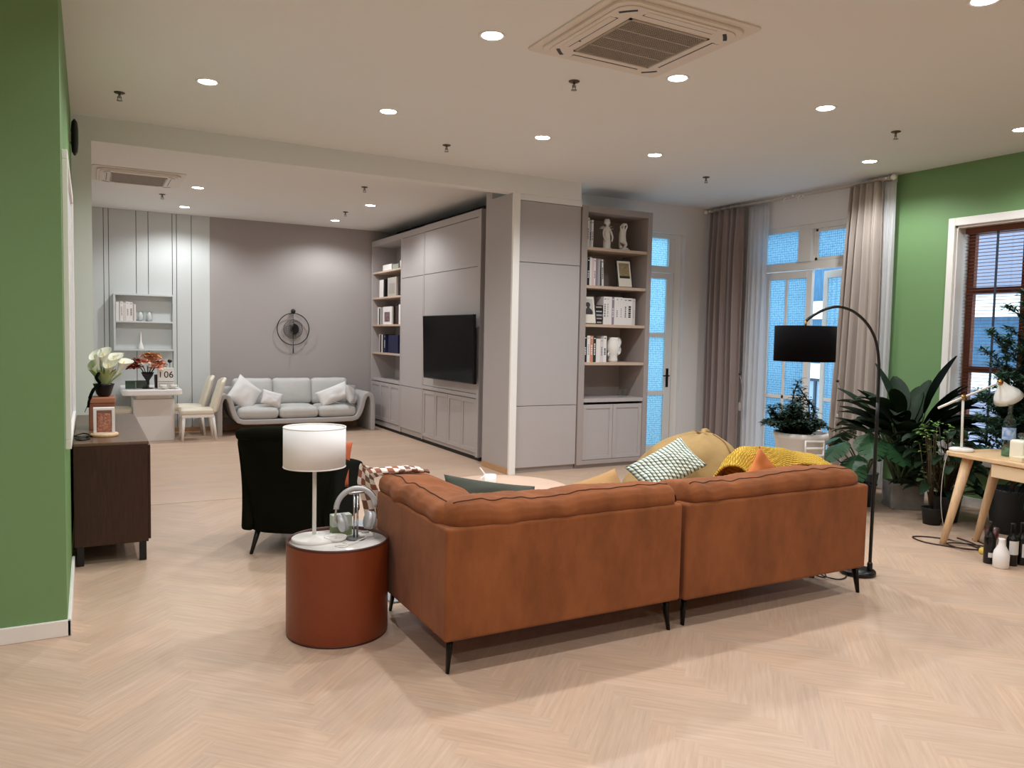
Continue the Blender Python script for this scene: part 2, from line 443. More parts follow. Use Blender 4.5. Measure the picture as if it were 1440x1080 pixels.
# ------------------------------------------------------------------ floors
def rgbtone():
    k = random.uniform(.95, 1.04); w = random.uniform(-.02, .02)
    return (k*(1+w), k, k*(1-w), 1)
def floor_near():
    mb = MB(); tone = []
    L, W = .60, .10
    # herringbone laid at 45 degrees to the room
    c, s = cos(radians(45)), sin(radians(45))
    def put(x, y, w, h, along):
        cx, cy = x+w/2, y+h/2
        X, Y = cx*c-cy*s, cx*s+cy*c
        if not (XW-.6 < X < XR+.6 and YW-.6 < Y < YD+.6): return
        P = [(x, y), (x+w, y), (x+w, y+h), (x, y+h)]
        pts = []
        for a, b in P: pts.append((a*c-b*s, a*s+b*c, 0))
        o = random.uniform(0, 50), random.uniform(0, 50)
        if along: uv = [(o[0], o[1]), (o[0]+w, o[1]), (o[0]+w, o[1]+h), (o[0], o[1]+h)]
        else: uv = [(o[1], o[0]), (o[1], o[0]+w), (o[1]+h, o[0]+w), (o[1]+h, o[0])]
        mb.add(pts, [(0,1,2,3)], False, None, [uv]); tone.append(rgbtone())
    n = int(L/W)
    for k in range(-170, 190):
        for j in range(-26, 26):
            # rows step diagonally; each unit is one plank each way
            x = k*W + j*L; y = k*W - j*L
            put(x, y, L, W, True)
            put(x+0, y+W, W, L, False)
    return mb, tone
mb, tone = floor_near()
# trim to the rooms' outline with bisect planes
FLO = wood_floor()
fl = struct('floor', mb, FLO, tone=tone)
bm = bmesh.new(); bm.from_mesh(fl.data)
for co, no in (((XW,0,0),(-1,0,0)), ((XR+.0,0,0),(1,0,0)), ((0,YW,0),(0,-1,0)), ((0,7.70,0),(0,1,0))):
    g = bm.verts[:]+bm.edges[:]+bm.faces[:]
    bmesh.ops.bisect_plane(bm, geom=g, plane_co=co, plane_no=no, clear_outer=True)
bm.to_mesh(fl.data); bm.free()
mb = MB(); tone = []
y = 7.70; k = 0
while y < YB:
    x = XL-.9+random.uniform(-.8, 0); y1 = min(y+.145, YB)
    while x < XR:
        x0, x1 = max(x, XL), min(x+1.2, XR)
        if x1 > x0:
            o = random.uniform(0, 60)
            mb.add([(x0,y,0),(x1,y,0),(x1,y1,0),(x0,y1,0)], [(0,1,2,3)], False, None, [[(o, o), (o+x1-x0, o), (o+x1-x0, o+.145), (o, o+.145)]])
            tone.append(rgbtone())
        x += 1.2
    y = y1
struct('floor_back', mb, FLO, tone=tone)
struct('floor_base', MB().box(XW, XR, YW, YB, -.12, -.006), GAPSHADE)
struct('trim_1', MB().box(.36, 4.26, 7.694, 7.706, -.004, .0015), WOODB)

# ------------------------------------------------------------------ shell
struct('ceiling', MB().box(XW, XR+.3, YW, YBM, HN, HN+.1).box(5.155, XR+.3, YBM, YD+.2, HN, HN+.1), CEIL)
struct('ceiling_back', MB().box(XL-.1, 4.80, YBM+.16, YB+.1, HB, HB+.1), CEIL)
struct('ceiling_beam', MB().box(XL, 5.155, YBM, YBM+.16, HT, HN+.1), CEIL)
struct('wall_left_front', MB().box(XW, XL, 4.57, 4.77, 0, HN), GREEN)
struct('wall_left', MB().box(XL-.15, XL, 4.77, 7.78, 0, HN), GREENL)
struct('wall_left_pier', MB().box(XL-.15, .04, YBM, YBM+.16, 0, HT).box(XL-.15, XL, YBM, YBM+.16, HT, HN), mat('pier white paint', (230, 230, 226), .6))
struct('wall_left_back', MB().box(XL-.15, XL, YBM+.16, YB, 0, HB), PALE)
struct('wall_side', MB().box(XW-.15, XW, YW, 4.77, 0, HN), GREYWALL)
struct('wall_rear', MB().box(XW-.15, XR+.3, YW-.15, YW, 0, HN), GREYWALL)
struct('baseboard_left', MB().box(XW, XL+.018, 4.552, 4.57, 0, .085).box(XL, XL+.018, 4.552, 5.84, 0, .085), WHITE, bevel=.004)
# back wall: taupe field and pale boarded field
struct('wall_back', MB().box(1.70, 4.80, YB, YB+.15, 0, HB), TAUPE)
struct('wall_back_boards', MB().box(XL-.15, 1.70, YB+.012, YB+.15, 0, HB), GAPSHADE)
edges = [XL, .213, .279, .65, .816, 1.153, 1.214, 1.428, 1.703]
mb = MB()
for a, b in zip(edges[:-1], edges[1:]): mb.box(a+.004, b-.004, YB-.006, YB+.012, 0, HB)
struct('wall_back_panels', mb, PALE, bevel=.003)
struct('baseboard_back', MB().box(1.70, 4.33, YB-.014, YB, 0, .07).box(XL, 1.70, YB-.02, YB-.006, 0, .07), WOODB)
# block between the television wall and the garden-door wall
struct('wall_middle', MB().box(4.80, 4.95, 8.52, YB, 0, HB), GAPSHADE)  # near-black stands for the shade above the cabinets, not wall paint
struct('wall_middle_end', MB().box(4.27, 5.3, YD, YD+.16, 0, HN), CAB)
struct('wall_middle_face', MB().box(4.52, 4.80, 8.56, 8.72, 0, HT), GAPSHADE)  # recess back; its shade is put into the near-black colour
struct('wall_pier_return', MB().box(4.25, 4.27, YBM+.03, 8.50, 0, HT).box(4.27, 4.52, 8.44, 8.50, 0, HT), CAB)
struct('baseboard_pier', MB().box(4.236, 4.25, YBM+.03, 8.50, 0, .075), WOODB)
struct('trim_2', MB().box(4.245, 4.33, YBM-.008, YBM+.03, 0, HT), WHITE, bevel=.003)
struct('wall_over_panel', MB().box(4.33, 5.20, YBM+.04, YD, 3.165, HT), CEIL)
# wall with the garden door: opening X 6.30..7.27
struct('wall_door', MB().box(4.95, 6.30, YD, YD+.16, 0, HN).box(7.27, XR, YD, YD+.16, 0, HN).box(6.30, 7.27, YD, YD+.16, 3.05, HN), GREYWALL)
# right wall: balcony opening Y 5.95..7.50, window Y 2.9..4.845
struct('wall_right', MB().box(XR, XR+.22, 7.50, YD+.16, 0, HN).box(XR, XR+.22, 5.95, 7.50, 3.05, HN).box(XR, XR+.22, 5.56, 5.95, 0, HN), GREYWALL)
struct('wall_right_green', MB().box(XR, XR+.22, 4.845, 5.56, 0, HN).box(XR, XR+.22, 2.9, 4.845, 2.81, HN).box(XR, XR+.22, 2.9, 4.845, 0, .50).box(XR, XR+.22, YW, 2.9, 0, HN), GREEN)
struct('baseboard_right', MB().box(XR-.015, XR, YW, 5.56, 0, .085).box(7.29, XR, YD-.015, YD, 0, .085), WHITE)

# white board hung flat on the left wall
wb = thing('wall_board', 'thin white framed board hung flat on the green left wall above the walnut sideboard', 'wall board', (XL, 5.6, .95))
MB().box(0, .012, -.80, .80, .03, 1.54).build('board', mat('board grey white', (214, 216, 218), .4), wb)
f = MB(); f.box(0, .028, -.85, .85, 0, .05).box(0, .028, -.85, .85, 1.53, 1.58).box(0, .028, -.85, -.80, .05, 1.53).box(0, .028, .80, .85, .05, 1.53)
f.build('frame', WHITE, wb, bevel=.003)
spk = thing('wall_speaker', 'small dark oval loudspeaker high on the left wall beside the beam', 'speaker', (XL, 7.3, 2.99))
MB().lathe([(.02, 0), (.06, .03), (.075, .10), (.075, .20), (.06, .26), (.02, .285)], 18, (.034, 0, 0), sx=.36).build('body', mat('dark green black plastic', (24, 30, 18), .5), spk)
MB().box(0, .02, -.03, .03, .10, .18).build('bracket', WHITE, spk)

# garden door (window wall beside the bookcase)
YG = 8.50
dr = struct('door_1', MB().box(7.165, 7.27, YG-.03, YG+.05, 0, 3.05).box(6.30, 7.165, YG-.03, YG+.05, 2.52, 2.61).box(6.30, 7.165, YG-.03, YG+.05, 2.99, 3.05).box(6.30, 6.36, YG-.03, YG+.05, 0, 2.99).box(7.06, 7.165, YG-.03, YG+.05, 2.61, 2.99), WHITE, bevel=.004)
lf = MB()
lf.box(7.045, 7.16, YG-.02, YG+.025, .02, 2.515).box(6.365, 6.46, YG-.02, YG+.025, .02, 2.515)
lf.box(6.46, 7.045, YG-.02, YG+.025, .02, .13).box(6.46, 7.045, YG-.02, YG+.025, 2.44, 2.515)
for z in (.86, 1.66): lf.box(6.46, 7.045, YG-.02, YG+.025, z-.03, z+.03)
leaf_ = lf.build('door_leaf', WHITE, dr, world=True, bevel=.004)
MB().box(6.46, 7.045, YG, YG+.008, .13, 2.44).build('pane', PANE, leaf_, world=True)
MB().box(6.36, 7.06, YG, YG+.008, 2.61, 2.99).build('transom_pane', PANE, dr, world=True)
h = MB(); h.box(7.075, 7.115, YG-.03, YG-.02, .94, 1.20); h.tube([(7.095, YG-.03, 1.10), (7.095, YG-.075, 1.10), (7.08, YG-.08, 1.10), (6.985, YG-.08, 1.10)], .010, 8)
h.build('door_handle', BLACK, leaf_, world=True, bevel=.002)

# balcony doors and fanlights
XG = XR+.08
bd = struct('door_2', MB().box(XG-.04, XG+.05, 5.95, 7.50, 2.50, 2.60).box(XG-.04, XG+.05, 5.95, 7.50, 2.99, 3.05).box(XG-.04, XG+.05, 7.43, 7.50, 0, 2.99).box(XG-.04, XG+.05, 5.95, 6.0, 0, 2.99).box(XG-.07, XG+.05, 6.66, 6.86, 2.60, 2.99), WHITE, bevel=.004)
MB().box(XG, XG+.008, 6.86, 7.43, 2.60, 2.99).build('fanlight_pane', PANE, bd, world=True)
tv_ = MB(); tv_.box(XG-.02, XG+.02, 6.02, 6.64, 2.605, 2.64).box(XG-.02, XG+.02, 6.02, 6.64, 2.95, 2.985).box(XG-.02, XG+.02, 6.0, 6.04, 2.605, 2.985).box(XG-.02, XG+.02, 6.60, 6.66, 2.605, 2.985)
vt = tv_.build('vent_sash', WHITE, bd, world=True, bevel=.003)
MB().box(XG, XG+.008, 6.04, 6.60, 2.64, 2.95).build('pane', PANE, vt, world=True)
MB().box(XG-.05, XG-.02, 6.10, 6.20, 2.615, 2.635).build('latch', BLACK, vt, world=True)
def balcony_leaf(M, lab):
    W = .76; f = MB()
    f.box(-.022, .022, 0, .085, .03, 2.49, M).box(-.022, .022, W-.085, W, .03, 2.49, M)
    f.box(-.022, .022, .085, W-.085, .03, .15, M).box(-.022, .022, .085, W-.085, 2.40, 2.49, M)
    f.box(-.016, .016, .38, .42, .15, 2.40, M)
    for z in (.90, ): f.box(-.016, .016, .085, W-.085, z-.025, z+.025, M)
    l = f.build('door_leaf', WHITE, bd, world=True, bevel=.004)
    MB().box(-.004, .004, .085, W-.085, .15, 2.40, M).build('pane', PANE, l, world=True)
    return l
balcony_leaf(T((XG, 6.665, 0)), 'left')
balcony_leaf(T((XG+.01, 5.955, 0), (0, 0, -radians(17)))@Matrix.Scale(1, 4), 'right')

# garden window with blinds in the green wall
wn = struct('window_1', MB().box(XR-.025, XR+.005, 4.845, 4.915, .42, 2.89).box(XR-.025, XR+.005, 2.83, 4.845, 2.81, 2.89).box(XR-.025, XR+.005, 2.83, 2.9, .42, 2.81).box(XR-.05, XR+.22, 2.83, 4.915, .42, .50), WHITE, bevel=.004)
MB().box(XR, XR+.22, 4.825, 4.845, .5, 2.81).box(XR, XR+.22, 2.9, 4.845, 2.79, 2.81).build('reveal', WHITE, wn, world=True)
f = MB(); XF = XR+.20
f.box(XF, XF+.06, 4.76, 4.825, .5, 2.79).box(XF, XF+.06, 2.9, 2.965, .5, 2.79).box(XF, XF+.06, 2.965, 4.76, 2.73, 2.79).box(XF, XF+.06, 2.965, 4.76, .5, .56)
for y in (4.26, 3.62): f.box(XF, XF+.06, y-.035, y+.035, .56, 2.73)
for z in (2.16, 1.36, .86): f.box(XF+.002, XF+.058, 2.965, 4.76, z-.032, z+.032)
f.build('window_frame', WINWOOD, wn, world=True, bevel=.003)
MB().box(XF+.025, XF+.031, 2.96, 4.765, .55, 2.74).build('pane', GLASS, wn, world=True)
bl = thing('window_blind', 'walnut slatted venetian blind lowered over the garden window in the green wall', 'blind', (XR+.12, 3.86, 2.79))
MB().box(-.03, .03, -.94, .94, -.06, 0).build('head_rail', BLIND, bl)
s = MB()
for i in range(62):
    z = -.085-i*.034
    s.box(-.022, .022, -.94, .94, z-.0013, z+.0013, T((0,0,0)))
s.build('slats', BLIND, bl)
MB().box(-.022, .022, -.94, .94, -2.225, -2.20).build('bottom_rail', BLIND, bl)
for y in (.62, -.1, -.7): MB().box(-.024, -.0225, y-.012, y+.012, -2.2, -.06).build('ladder_tape', mat('dark blue grey tape', (52, 58, 74), .9), bl)

# outside: balcony slab, and the house across the way
struct('ground_balcony', MB().box(XR+.22, 9.3, 3.0, 8.6, -.2, -.02), CONC)
BR = brick_mat('violet grey brick', (104, 104, 140), (84, 84, 122), (140, 146, 170))
CLAD = mat('blue grey cladding', (52, 104, 142), .6, var=.4, vscale=3, stretch=(1, 26, 1))
BANDM = mat('white render', (240, 240, 240), .8)
hs = thing('neighbour_house', 'brick and blue clad house with white bands seen through the balcony doors', 'building', (15.0, 10.0, -3.0))
MB().box(0, 4, -14, 14, 0, 10).build('wall', BR, hs)
MB().box(-.06, 0, .5, 14, 5.55, 10).build('upper_cladding', CLAD, hs)
MB().box(-.05, 0, -14, 14, 4.12, 5.15).build('cladding', CLAD, hs)
MB().box(-.30, 0, -14, 14, 5.15, 5.55).build('balcony_band', BANDM, hs)
MB().box(-.30, 0, -14, 14, 3.78, 4.12).build('floor_band', BANDM, hs)
for i, y in enumerate((-8.4, -5.4, -2.4, 1.0, 2.55, 4.2)):
    w = MB(); w.box(-.06, 0, y-.55, y+.55, 2.0, 2.08).box(-.06, 0, y-.55, y+.55, 3.70, 3.78).box(-.06, 0, y-.55, y-.48, 2.08, 3.70).box(-.06, 0, y+.48, y+.55, 2.08, 3.70).box(-.06, 0, y-.03, y+.03, 2.08, 3.70).box(-.06, 0, y-.48, y+.48, 2.85, 2.92)
    wf = w.build('window_frame', mat('navy frame', (34, 48, 66), .5), hs)
    MB().box(-.02, -.005, y-.48, y+.48, 2.08, 3.70).build('pane', mat('sky reflecting glass', (120, 150, 176), .1), wf)

# ------------------------------------------------------------------ built-in cabinets
def shaker(mb, ax, a0, a1, z0, z1, face, out, rail=.055, deep=.008):
    """framed door front: ax='Y' spans Y on a plane X=face (front towards -X); ax='X' spans X on a plane Y=face (front towards -Y)"""
    def bx(p0, p1, q0, q1, d0, d1):
        if ax == 'Y': mb.box(face+d0, face+d1, p0, p1, q0, q1)
        else: mb.box(p0, p1, face+d0, face+d1, q0, q1)
    bx(a0, a1, z0, z1, -.010, 0)
    bx(a0, a0+rail, z0, z1, -.020, -.010); bx(a1-rail, a1, z0, z1, -.020, -.010)
    bx(a0+rail, a1-rail, z0, z0+rail, -.020, -.010); bx(a0+rail, a1-rail, z1-rail, z1, -.020, -.010)

XC, XCB = 4.36, 4.79        # television wall cabinet: front plane, back
ZC = 3.19
# open bookshelf at the far end
bs = thing('bookshelf_cabinet', 'dove grey open bookshelf with three doors below at the sofa end of the television wall', 'bookshelf', (XC, 12.35, 0))
c = MB(); c.box(XC-.02, XCB, 13.07, 13.12, .05, ZC).box(XC-.02, XCB, 11.63, 11.68, .05, ZC).box(XC-.02, XCB, 11.68, 13.07, ZC-.09, ZC).box(XCB-.02, XCB, 11.68, 13.07, .05, ZC-.09).box(XC-.01, XCB, 11.68, 13.07, .05, .13)
c.build('carcass', CAB, bs, world=True, bevel=.003)
MB().box(XC+.01, XCB, 11.63, 13.12, 0, .05).build('plinth', GAPSHADE, bs, world=True)
MB().box(XC+.01, XCB, 11.63, 13.12, ZC, ZC+.004).build('top_shade_board', GAPSHADE, bs, world=True)  # thin added board; its near-black paints the shade over the bookshelf
for z in (2.655, 2.22, 1.76, 1.285): MB().box(XC-.012, XCB-.02, 11.68, 13.07, z-.03, z).build('shelf', SHELF, bs, world=True, bevel=.002)
MB().box(XC-.02, XCB-.02, 11.68, 13.07, .80, .835).build('counter', CAB, bs, world=True, bevel=.002)
for i in range(3):
    m = MB(); a = 11.683+i*.4625; shaker(m, 'Y', a+.003, a+.46, .14, .785, XC, 0); m.build('door', CAB, bs, world=True, bevel=.002)
# tall closed unit
tu = thing('tall_cabinet', 'narrow tall dove grey cupboard between the television panel and the open bookshelf', 'cabinet', (XC, 11.15, 0))
MB().box(XC, XCB, 10.70, 11.627, .05, ZC).build('carcass', CAB, tu, world=True, bevel=.003)
MB().box(XC+.01, XCB, 10.70, 11.627, 0, .05).build('plinth', GAPSHADE, tu, world=True)
MB().box(XC+.01, XCB, 10.70, 11.627, ZC, ZC+.004).build('top_shade_board', GAPSHADE, tu, world=True)  # added dark sheet painting the shade over the tall cupboard
MB().box(XC-.02, XC, 10.70, 10.735, .05, ZC).box(XC-.02, XC, 10.735, 11.627, ZC-.09, ZC).build('face_frame', CAB, tu, world=True, bevel=.002)
for z0, z1 in ((.13, .79), (.798, 2.472), (2.48, ZC-.095)): MB().box(XC-.02, XC, 10.74, 11.622, z0, z1).build('door', CAB, tu, world=True, bevel=.003)
# television unit
tvu = thing('television_cabinet', 'wide dove grey wall unit with four panelled doors below that carries the television', 'cabinet', (XC, 9.75, 0))
MB().box(XC, XCB, 8.82, 10.697, .05, ZC).build('carcass', CAB, tvu, world=True, bevel=.003)
MB().box(XC+.01, XCB, 8.84, 10.697, 0, .05).build('plinth', GAPSHADE, tvu, world=True)
MB().box(XC+.01, XCB, 8.84, 10.697, ZC, ZC+.004).build('top_shade_board', GAPSHADE, tvu, world=True)  # added board, near-black to paint the shade above the television unit
MB().box(XC-.03, XC, 8.81, 8.885, .05, ZC).box(XC-.03, XC, 8.885, 10.697, ZC-.09, ZC).build('face_frame', CAB, tvu, world=True, bevel=.002)
MB().box(XC-.02, XC, 8.89, 10.69, 2.482, ZC-.095).build('top_door', CAB, tvu, world=True, bevel=.003)
MB().box(XC-.02, XC, 8.89, 10.69, .86, 2.474).build('back_panel', CAB, tvu, world=True, bevel=.003)
MB().box(XC-.03, XC, 8.89, 10.69, .805, .855).build('counter', CAB, tvu, world=True, bevel=.003)
for i in range(4):
    m = MB(); a = 8.89+i*.45; shaker(m, 'Y', a+.003, a+.447, .10, .79, XC, 0); m.build('door', CAB, tvu, world=True, bevel=.002)
# television on its tilting bracket
tv = thing('television', 'large black flat television mounted on the dove grey wall unit', 'television', (XC-.02, 9.55, 1.43))
MT = T((-.11, 0, 0), (0, radians(-1.5), radians(1.2)))
MB().box(-.025, .025, -.785, .785, -.44, .44, MT).build('casing', BLACK, tv, bevel=.006)
MB().box(-.0275, -.025, -.775, .775, -.425, .43, MT).build('screen', SCREEN, tv)
MB().box(-.09, 0, -.2, .2, -.15, .15).build('wall_bracket', BLACK, tv, bevel=.004)

# tall panel cupboard beside the near bookcase
YF = 7.88
pc = thing('panel_cupboard', 'tall dove grey cupboard with three plain doors between white corner trim and open bookcase', 'cabinet', (4.76, YF, 0))
MB().box(4.335, 5.197, YF, YD-.02, .06, 3.165).build('carcass', CAB, pc, world=True)
MB().box(4.335, 5.197, YF+.03, YD-.02, 0, .06).build('plinth', CAB, pc, world=True)
for z0, z1 in ((.065, .787), (.794, 2.457), (2.464, 3.16)): MB().box(4.34, 5.19, YF-.02, YF, z0, z1).build('door', CAB, pc, world=True, bevel=.003)
# near bookcase
bc = thing('bookcase', 'dove grey bookcase with oak edged shelves and two doors left of the garden door', 'bookcase', (5.73, YF, 0))
c = MB(); c.box(5.203, 5.285, YF-.035, YD-.015, .05, 3.19).box(6.19, 6.26, YF-.035, YD-.015, .05, 3.19).box(5.285, 6.19, YF-.035, YD-.015, 3.115, 3.19).box(5.285, 6.19, YD-.035, YD-.015, .05, 3.115).box(5.285, 6.19, YF-.03, YD-.035, .05, .10)
c.build('carcass', CABIN, bc, world=True, bevel=.003)
MB().box(5.21, 6.255, YF+.02, YD-.015, 0, .05).build('plinth', CAB, bc, world=True)
BSH = (2.70, 2.24, 1.772, 1.305)
for z in BSH: MB().box(5.285, 6.19, YF-.025, YD-.035, z-.035, z).build('shelf', SHELF, bc, world=True, bevel=.002)
MB().box(5.285, 6.19, YF-.03, YD-.035, .815, .86).build('counter', CAB, bc, world=True, bevel=.002)
for a in (5.288, 5.740):
    m = MB(); shaker(m, 'X', a, a+.447, .105, .785, YF, 0, rail=.05); m.build('door', CAB, bc, world=True, bevel=.002)

# ------------------------------------------------------------------ books
BCOL = {'white': (232, 228, 224), 'off white': (214, 206, 204), 'black': (20, 20, 22), 'grey': (120, 116, 118), 'pale grey': (178, 174, 176), 'dark brown': (58, 42, 38),
        'salmon': (206, 140, 112), 'navy': (22, 28, 66), 'dark green': (34, 48, 38), 'mauve': (150, 134, 146), 'pink': (226, 200, 200)}
BM = {k: mat('book cover '+k, v, .5) for k, v in BCOL.items()}
ORD = ['first', 'second', 'third', 'fourth', 'fifth', 'sixth', 'seventh', 'eighth', 'ninth', 'tenth', 'eleventh', 'twelfth', 'thirteenth', 'fourteenth', 'fifteenth', 'sixteenth']
def book(col, t, h, d, M, lab, group, loc, mark=None, stripe=None):
    """spine faces local -Y, thickness along X, standing on z=0"""
    mb = MB(); mb.mi = 0
    mb.box(0, .003, 0, d, 0, h, M).box(t-.003, t, 0, d, 0, h, M).box(0.003, t-.003, 0, .004, 0, h, M)
    mb.mi = 1; mb.box(.003, t-.003, .004, d-.005, .004, h-.004, M)
    if mark:
        mb.mi = 2
        w = t*.42; n = random.randint(4, 6); z = h*.28
        for k in range(n):
            l = h*random.uniform(.05, .10); mb.box((t-w)/2, (t+w)/2, -.0012, 0, z, z+l*.72, M); z += l
        mb.box(t*.2, t*.8, -.0012, 0, h*.9, h*.93, M)
    o = mb.build('book', [BM[col], PAPER, BM[mark] if mark else PAPER], loc=loc)
    return tag(o, lab, 'book', group)
def shelf_row(specs, x, y, z, axis, where, group, cat_depth=.17):
    """specs: (colour, thickness, height, lean degrees, mark); books stand side by side"""
    n = 0; pos = 0; tot = len(specs)
    for (col, t, h, lean, mark) in specs:
        if col is None: pos += t; continue
        M = Matrix.Rotation(radians(-lean), 4, 'Y')     # lean to the left neighbour
        if lean: M = Matrix.Translation((0, 0, abs(sin(radians(lean)))*(t if lean < 0 else 0))) @ M
        # a book leaning left pivots on its lower right corner
        if lean > 0:
            M = Matrix.Translation((t, 0, 0)) @ Matrix.Rotation(radians(-lean), 4, 'Y') @ Matrix.Translation((-t, 0, 0))
            M = Matrix.Translation((h*sin(radians(lean)), 0, 0)) @ M
            M = Matrix.Translation((0, 0, 0)) @ M
        d = min(cat_depth, h*.72)
        loc = (x+pos, y, z) if axis == 'X' else (x, y-pos, z)
        if axis == 'Y': M = Matrix.Rotation(radians(-90), 4, 'Z') @ M
        book(col, t-.001, h, d, M, '%s book, %s from left on %s' % (col, ORD[n], where), group, loc, mark)
        pos += t + (h*sin(radians(lean)) if lean > 0 else 0); n += 1
W_, O_, K_, G_, P_, D_ = 'white', 'off white', 'black', 'grey', 'pale grey', 'dark brown'
yb = YF+.05
shelf_row([(K_, .03, .33, 0, None), (W_, .042, .36, 0, G_), (P_, .03, .33, 0, K_), (W_, .028, .335, 0, G_)], 5.292, yb, BSH[0]+.0, 'X', 'the top shelf of the bookcase', 'books on the bookcase top shelf')
shelf_row([(K_, .022, .34, 0, P_), (P_, .032, .34, 0, None), (K_, .034, .335, 0, W_), (W_, .034, .345, 0, None), ('pink', .030, .335, 0, None), (W_, .026, .335, 0, G_), ('mauve', .034, .335, 0, None), (P_, .034, .335, 0, None), (K_, .014, .31, 0, None), (W_, .026, .33, 3.0, K_)], 5.292, yb, BSH[1], 'X', 'the second shelf of the bookcase', 'books on the bookcase second shelf')
shelf_row([(W_, .046, .345, 0, G_), (W_, .04, .345, 0, P_), (W_, .042, .345, 0, None), ('mauve', .036, .345, 0, W_), (W_, .03, .345, 0, None), (W_, .03, .345, 0, G_), (W_, .032, .345, 0, None), (W_, .03, .345, 0, P_), (W_, .03, .34, 0, None), (W_, .044, .34, 0, G_), (W_, .085, .34, 0, K_), (O_, .045, .335, 0, P_)], 5.600, yb, BSH[2], 'X', 'the third shelf of the bookcase', 'white books on the bookcase third shelf')
shelf_row([(K_, .034, .325, 0, G_), (K_, .044, .325, 0, W_), (W_, .046, .325, 0, P_), ('salmon', .046, .325, 0, W_), ('dark green', .044, .32, 0, W_), (W_, .062, .29, 0, None), (O_, .046, .29, 0, 'mauve'), (W_, .05, .325, 0, 'navy')], 5.292, yb, BSH[3], 'X', 'the fourth shelf of the bookcase', 'books on the bookcase fourth shelf')
# stacked dark books lying in front of the white row
z = BSH[2]
for i, (cc, hh) in enumerate(((D_, .05), (D_, .045), (G_, .035), (K_, .055), (D_, .05))):
    b = MB(); b.mi = 0; b.box(0, .125, 0, .004, 0, hh).box(0, .125, 0, .16, 0, .003).box(0, .125, 0, .16, hh-.003, hh); b.mi = 1; b.box(.003, .122, .004, .157, .003, hh-.003); b.mi = 2; b.box(.02, .105, -.0012, 0, hh*.35, hh*.65)
    o = b.build('book', [BM[cc], PAPER, BM[P_]], loc=(5.468+.003*(i % 2), yb, z)); z += hh+.0005
    tag(o, '%s book lying flat, %s from bottom of the stack by the white row' % (cc, ORD[i]), 'book', 'stacked books on the bookcase third shelf')
# portrait and landscape prints in dark frames, leaning on the shelves
def leaning_print(loc, w, h, lab, rz, kind, split):
    t = thing('photo_frame', lab, 'picture frame', loc, rz)
    M = Matrix.Rotation(radians(-12), 4, 'X')
    MB().box(-w/2-.02, w/2+.02, 0, .018, 0, h+.03, M).build('frame', BLACK, t, bevel=.002)
    MB().box(-w/2, w/2, -.003, 0, .012, h+.012, M).build('mount', mat('print card', (226, 218, 204), .7), t)
    m = MB(); m.box(-w/2+.02, w/2-.02, -.005, -.003, h*split, h-.015, M)
    if kind == 'figure':
        pi_ = m.build('picture', mat('print pale grey', (190, 186, 180), .7), t)
        q = MB(); q.lathe([(.0, 0), (.055, .0), (.06, .03), (.045, .06), (.02, .075), (.018, .09), (.03, .105), (.032, .125), (.02, .145), (0, .15)], 14, (0, 0, 0), M @ T((.0, -.006, h*split+.004)), sy=.04)
        q.build('figure_print', mat('print charcoal', (64, 60, 58), .7), pi_)
    else:
        pi_ = m.build('picture', mat('print sepia', (150, 132, 100), .7, var=.4, vscale=14, stretch=(2, 2, 9)), t)
        MB().box(-w/2+.02, w/2-.02, -.0065, -.005, h*split, h*split+.03, M).build('foreground_print', mat('print dark sepia', (46, 38, 30), .7), pi_)
    return t
leaning_print((5.92, yb-.01, BSH[1]), .19, .33, 'tall sepia landscape print in black frame leaning on second bookcase shelf', radians(-4), 'scene', .36)
leaning_print((5.375, yb-.03, BSH[2]), .18, .33, 'black framed pale figure print leaning at left of the third bookcase shelf', radians(-4), 'figure', .36)

# plaster statuettes
def skin(name, joints, bones, m, parent=None, loc=(0,0,0), sub=2):
    me = bpy.data.meshes.new(name); me.from_pydata([j[0] for j in joints], bones, [])
    o = bpy.data.objects.new(name, me); COL.objects.link(o); o.location = loc
    if parent: o.parent = parent
    sk = o.modifiers.new('skin', 'SKIN'); sk.use_smooth_shade = True
    for i, j in enumerate(joints):
        r = j[1]; me.skin_vertices[0].data[i].radius = (r, r) if not isinstance(r, tuple) else r
    me.skin_vertices[0].data[0].use_root = True
    s = o.modifiers.new('sub', 'SUBSURF'); s.levels = sub; s.render_levels = sub
    me.materials.append(m); return o
sx = (5.665, yb+.06, BSH[0])
st = thing('winged_statuette', 'white plaster winged girl statuette on the top bookcase shelf', 'statuette', sx)
MB().lathe([(.062, 0), (.062, .02), (.05, .03), (.052, .08), (.046, .14), (.04, .20), (.034, .225), (.042, .25), (.036, .275), (.016, .29), (.016, .30), (.028, .312), (.035, .335), (.03, .36), (.012, .372), (0, .374)], 18, sy=.8).build('figure', PLASTER, st)
for sg in (-1, 1):
    MB().tube(catmull([(sg*.038, 0, .262), (sg*.062, -.01, .20), (sg*.066, -.03, .15), (sg*.045, -.04, .10)], 5), [.013]*6+[.011]*5+[.010]*5, 8).build('arm', PLASTER, st)
for sg, L in ((1, .13), (-1, .07)):
    w = MB(); 
    for k in range(5): w.leaf((sg*.015, .035, .25+.006*k), (sg*(1-.15*k), .25, .25+.22*k), L-.012*k, .03, .1, .1, 5)
    w.build('wing', PLASTER, st, solid=.006)
MB().lathe([(0, 0), (.036, -.01), (.042, .0), (.038, .03), (.03, .05), (.0, .054)], 14, (0, .006, .328), sy=.9).build('hair', PLASTER, st)
st2 = thing('crouching_statuette', 'white plaster robed figure statuette with raised arms beside the winged statuette', 'statuette', (5.905, yb+.06, BSH[0]))
MB().box(-.05, .08, -.05, .05, 0, .022).box(-.02, .06, -.045, .045, .022, .04).build('base', PLASTER, st2, bevel=.004)
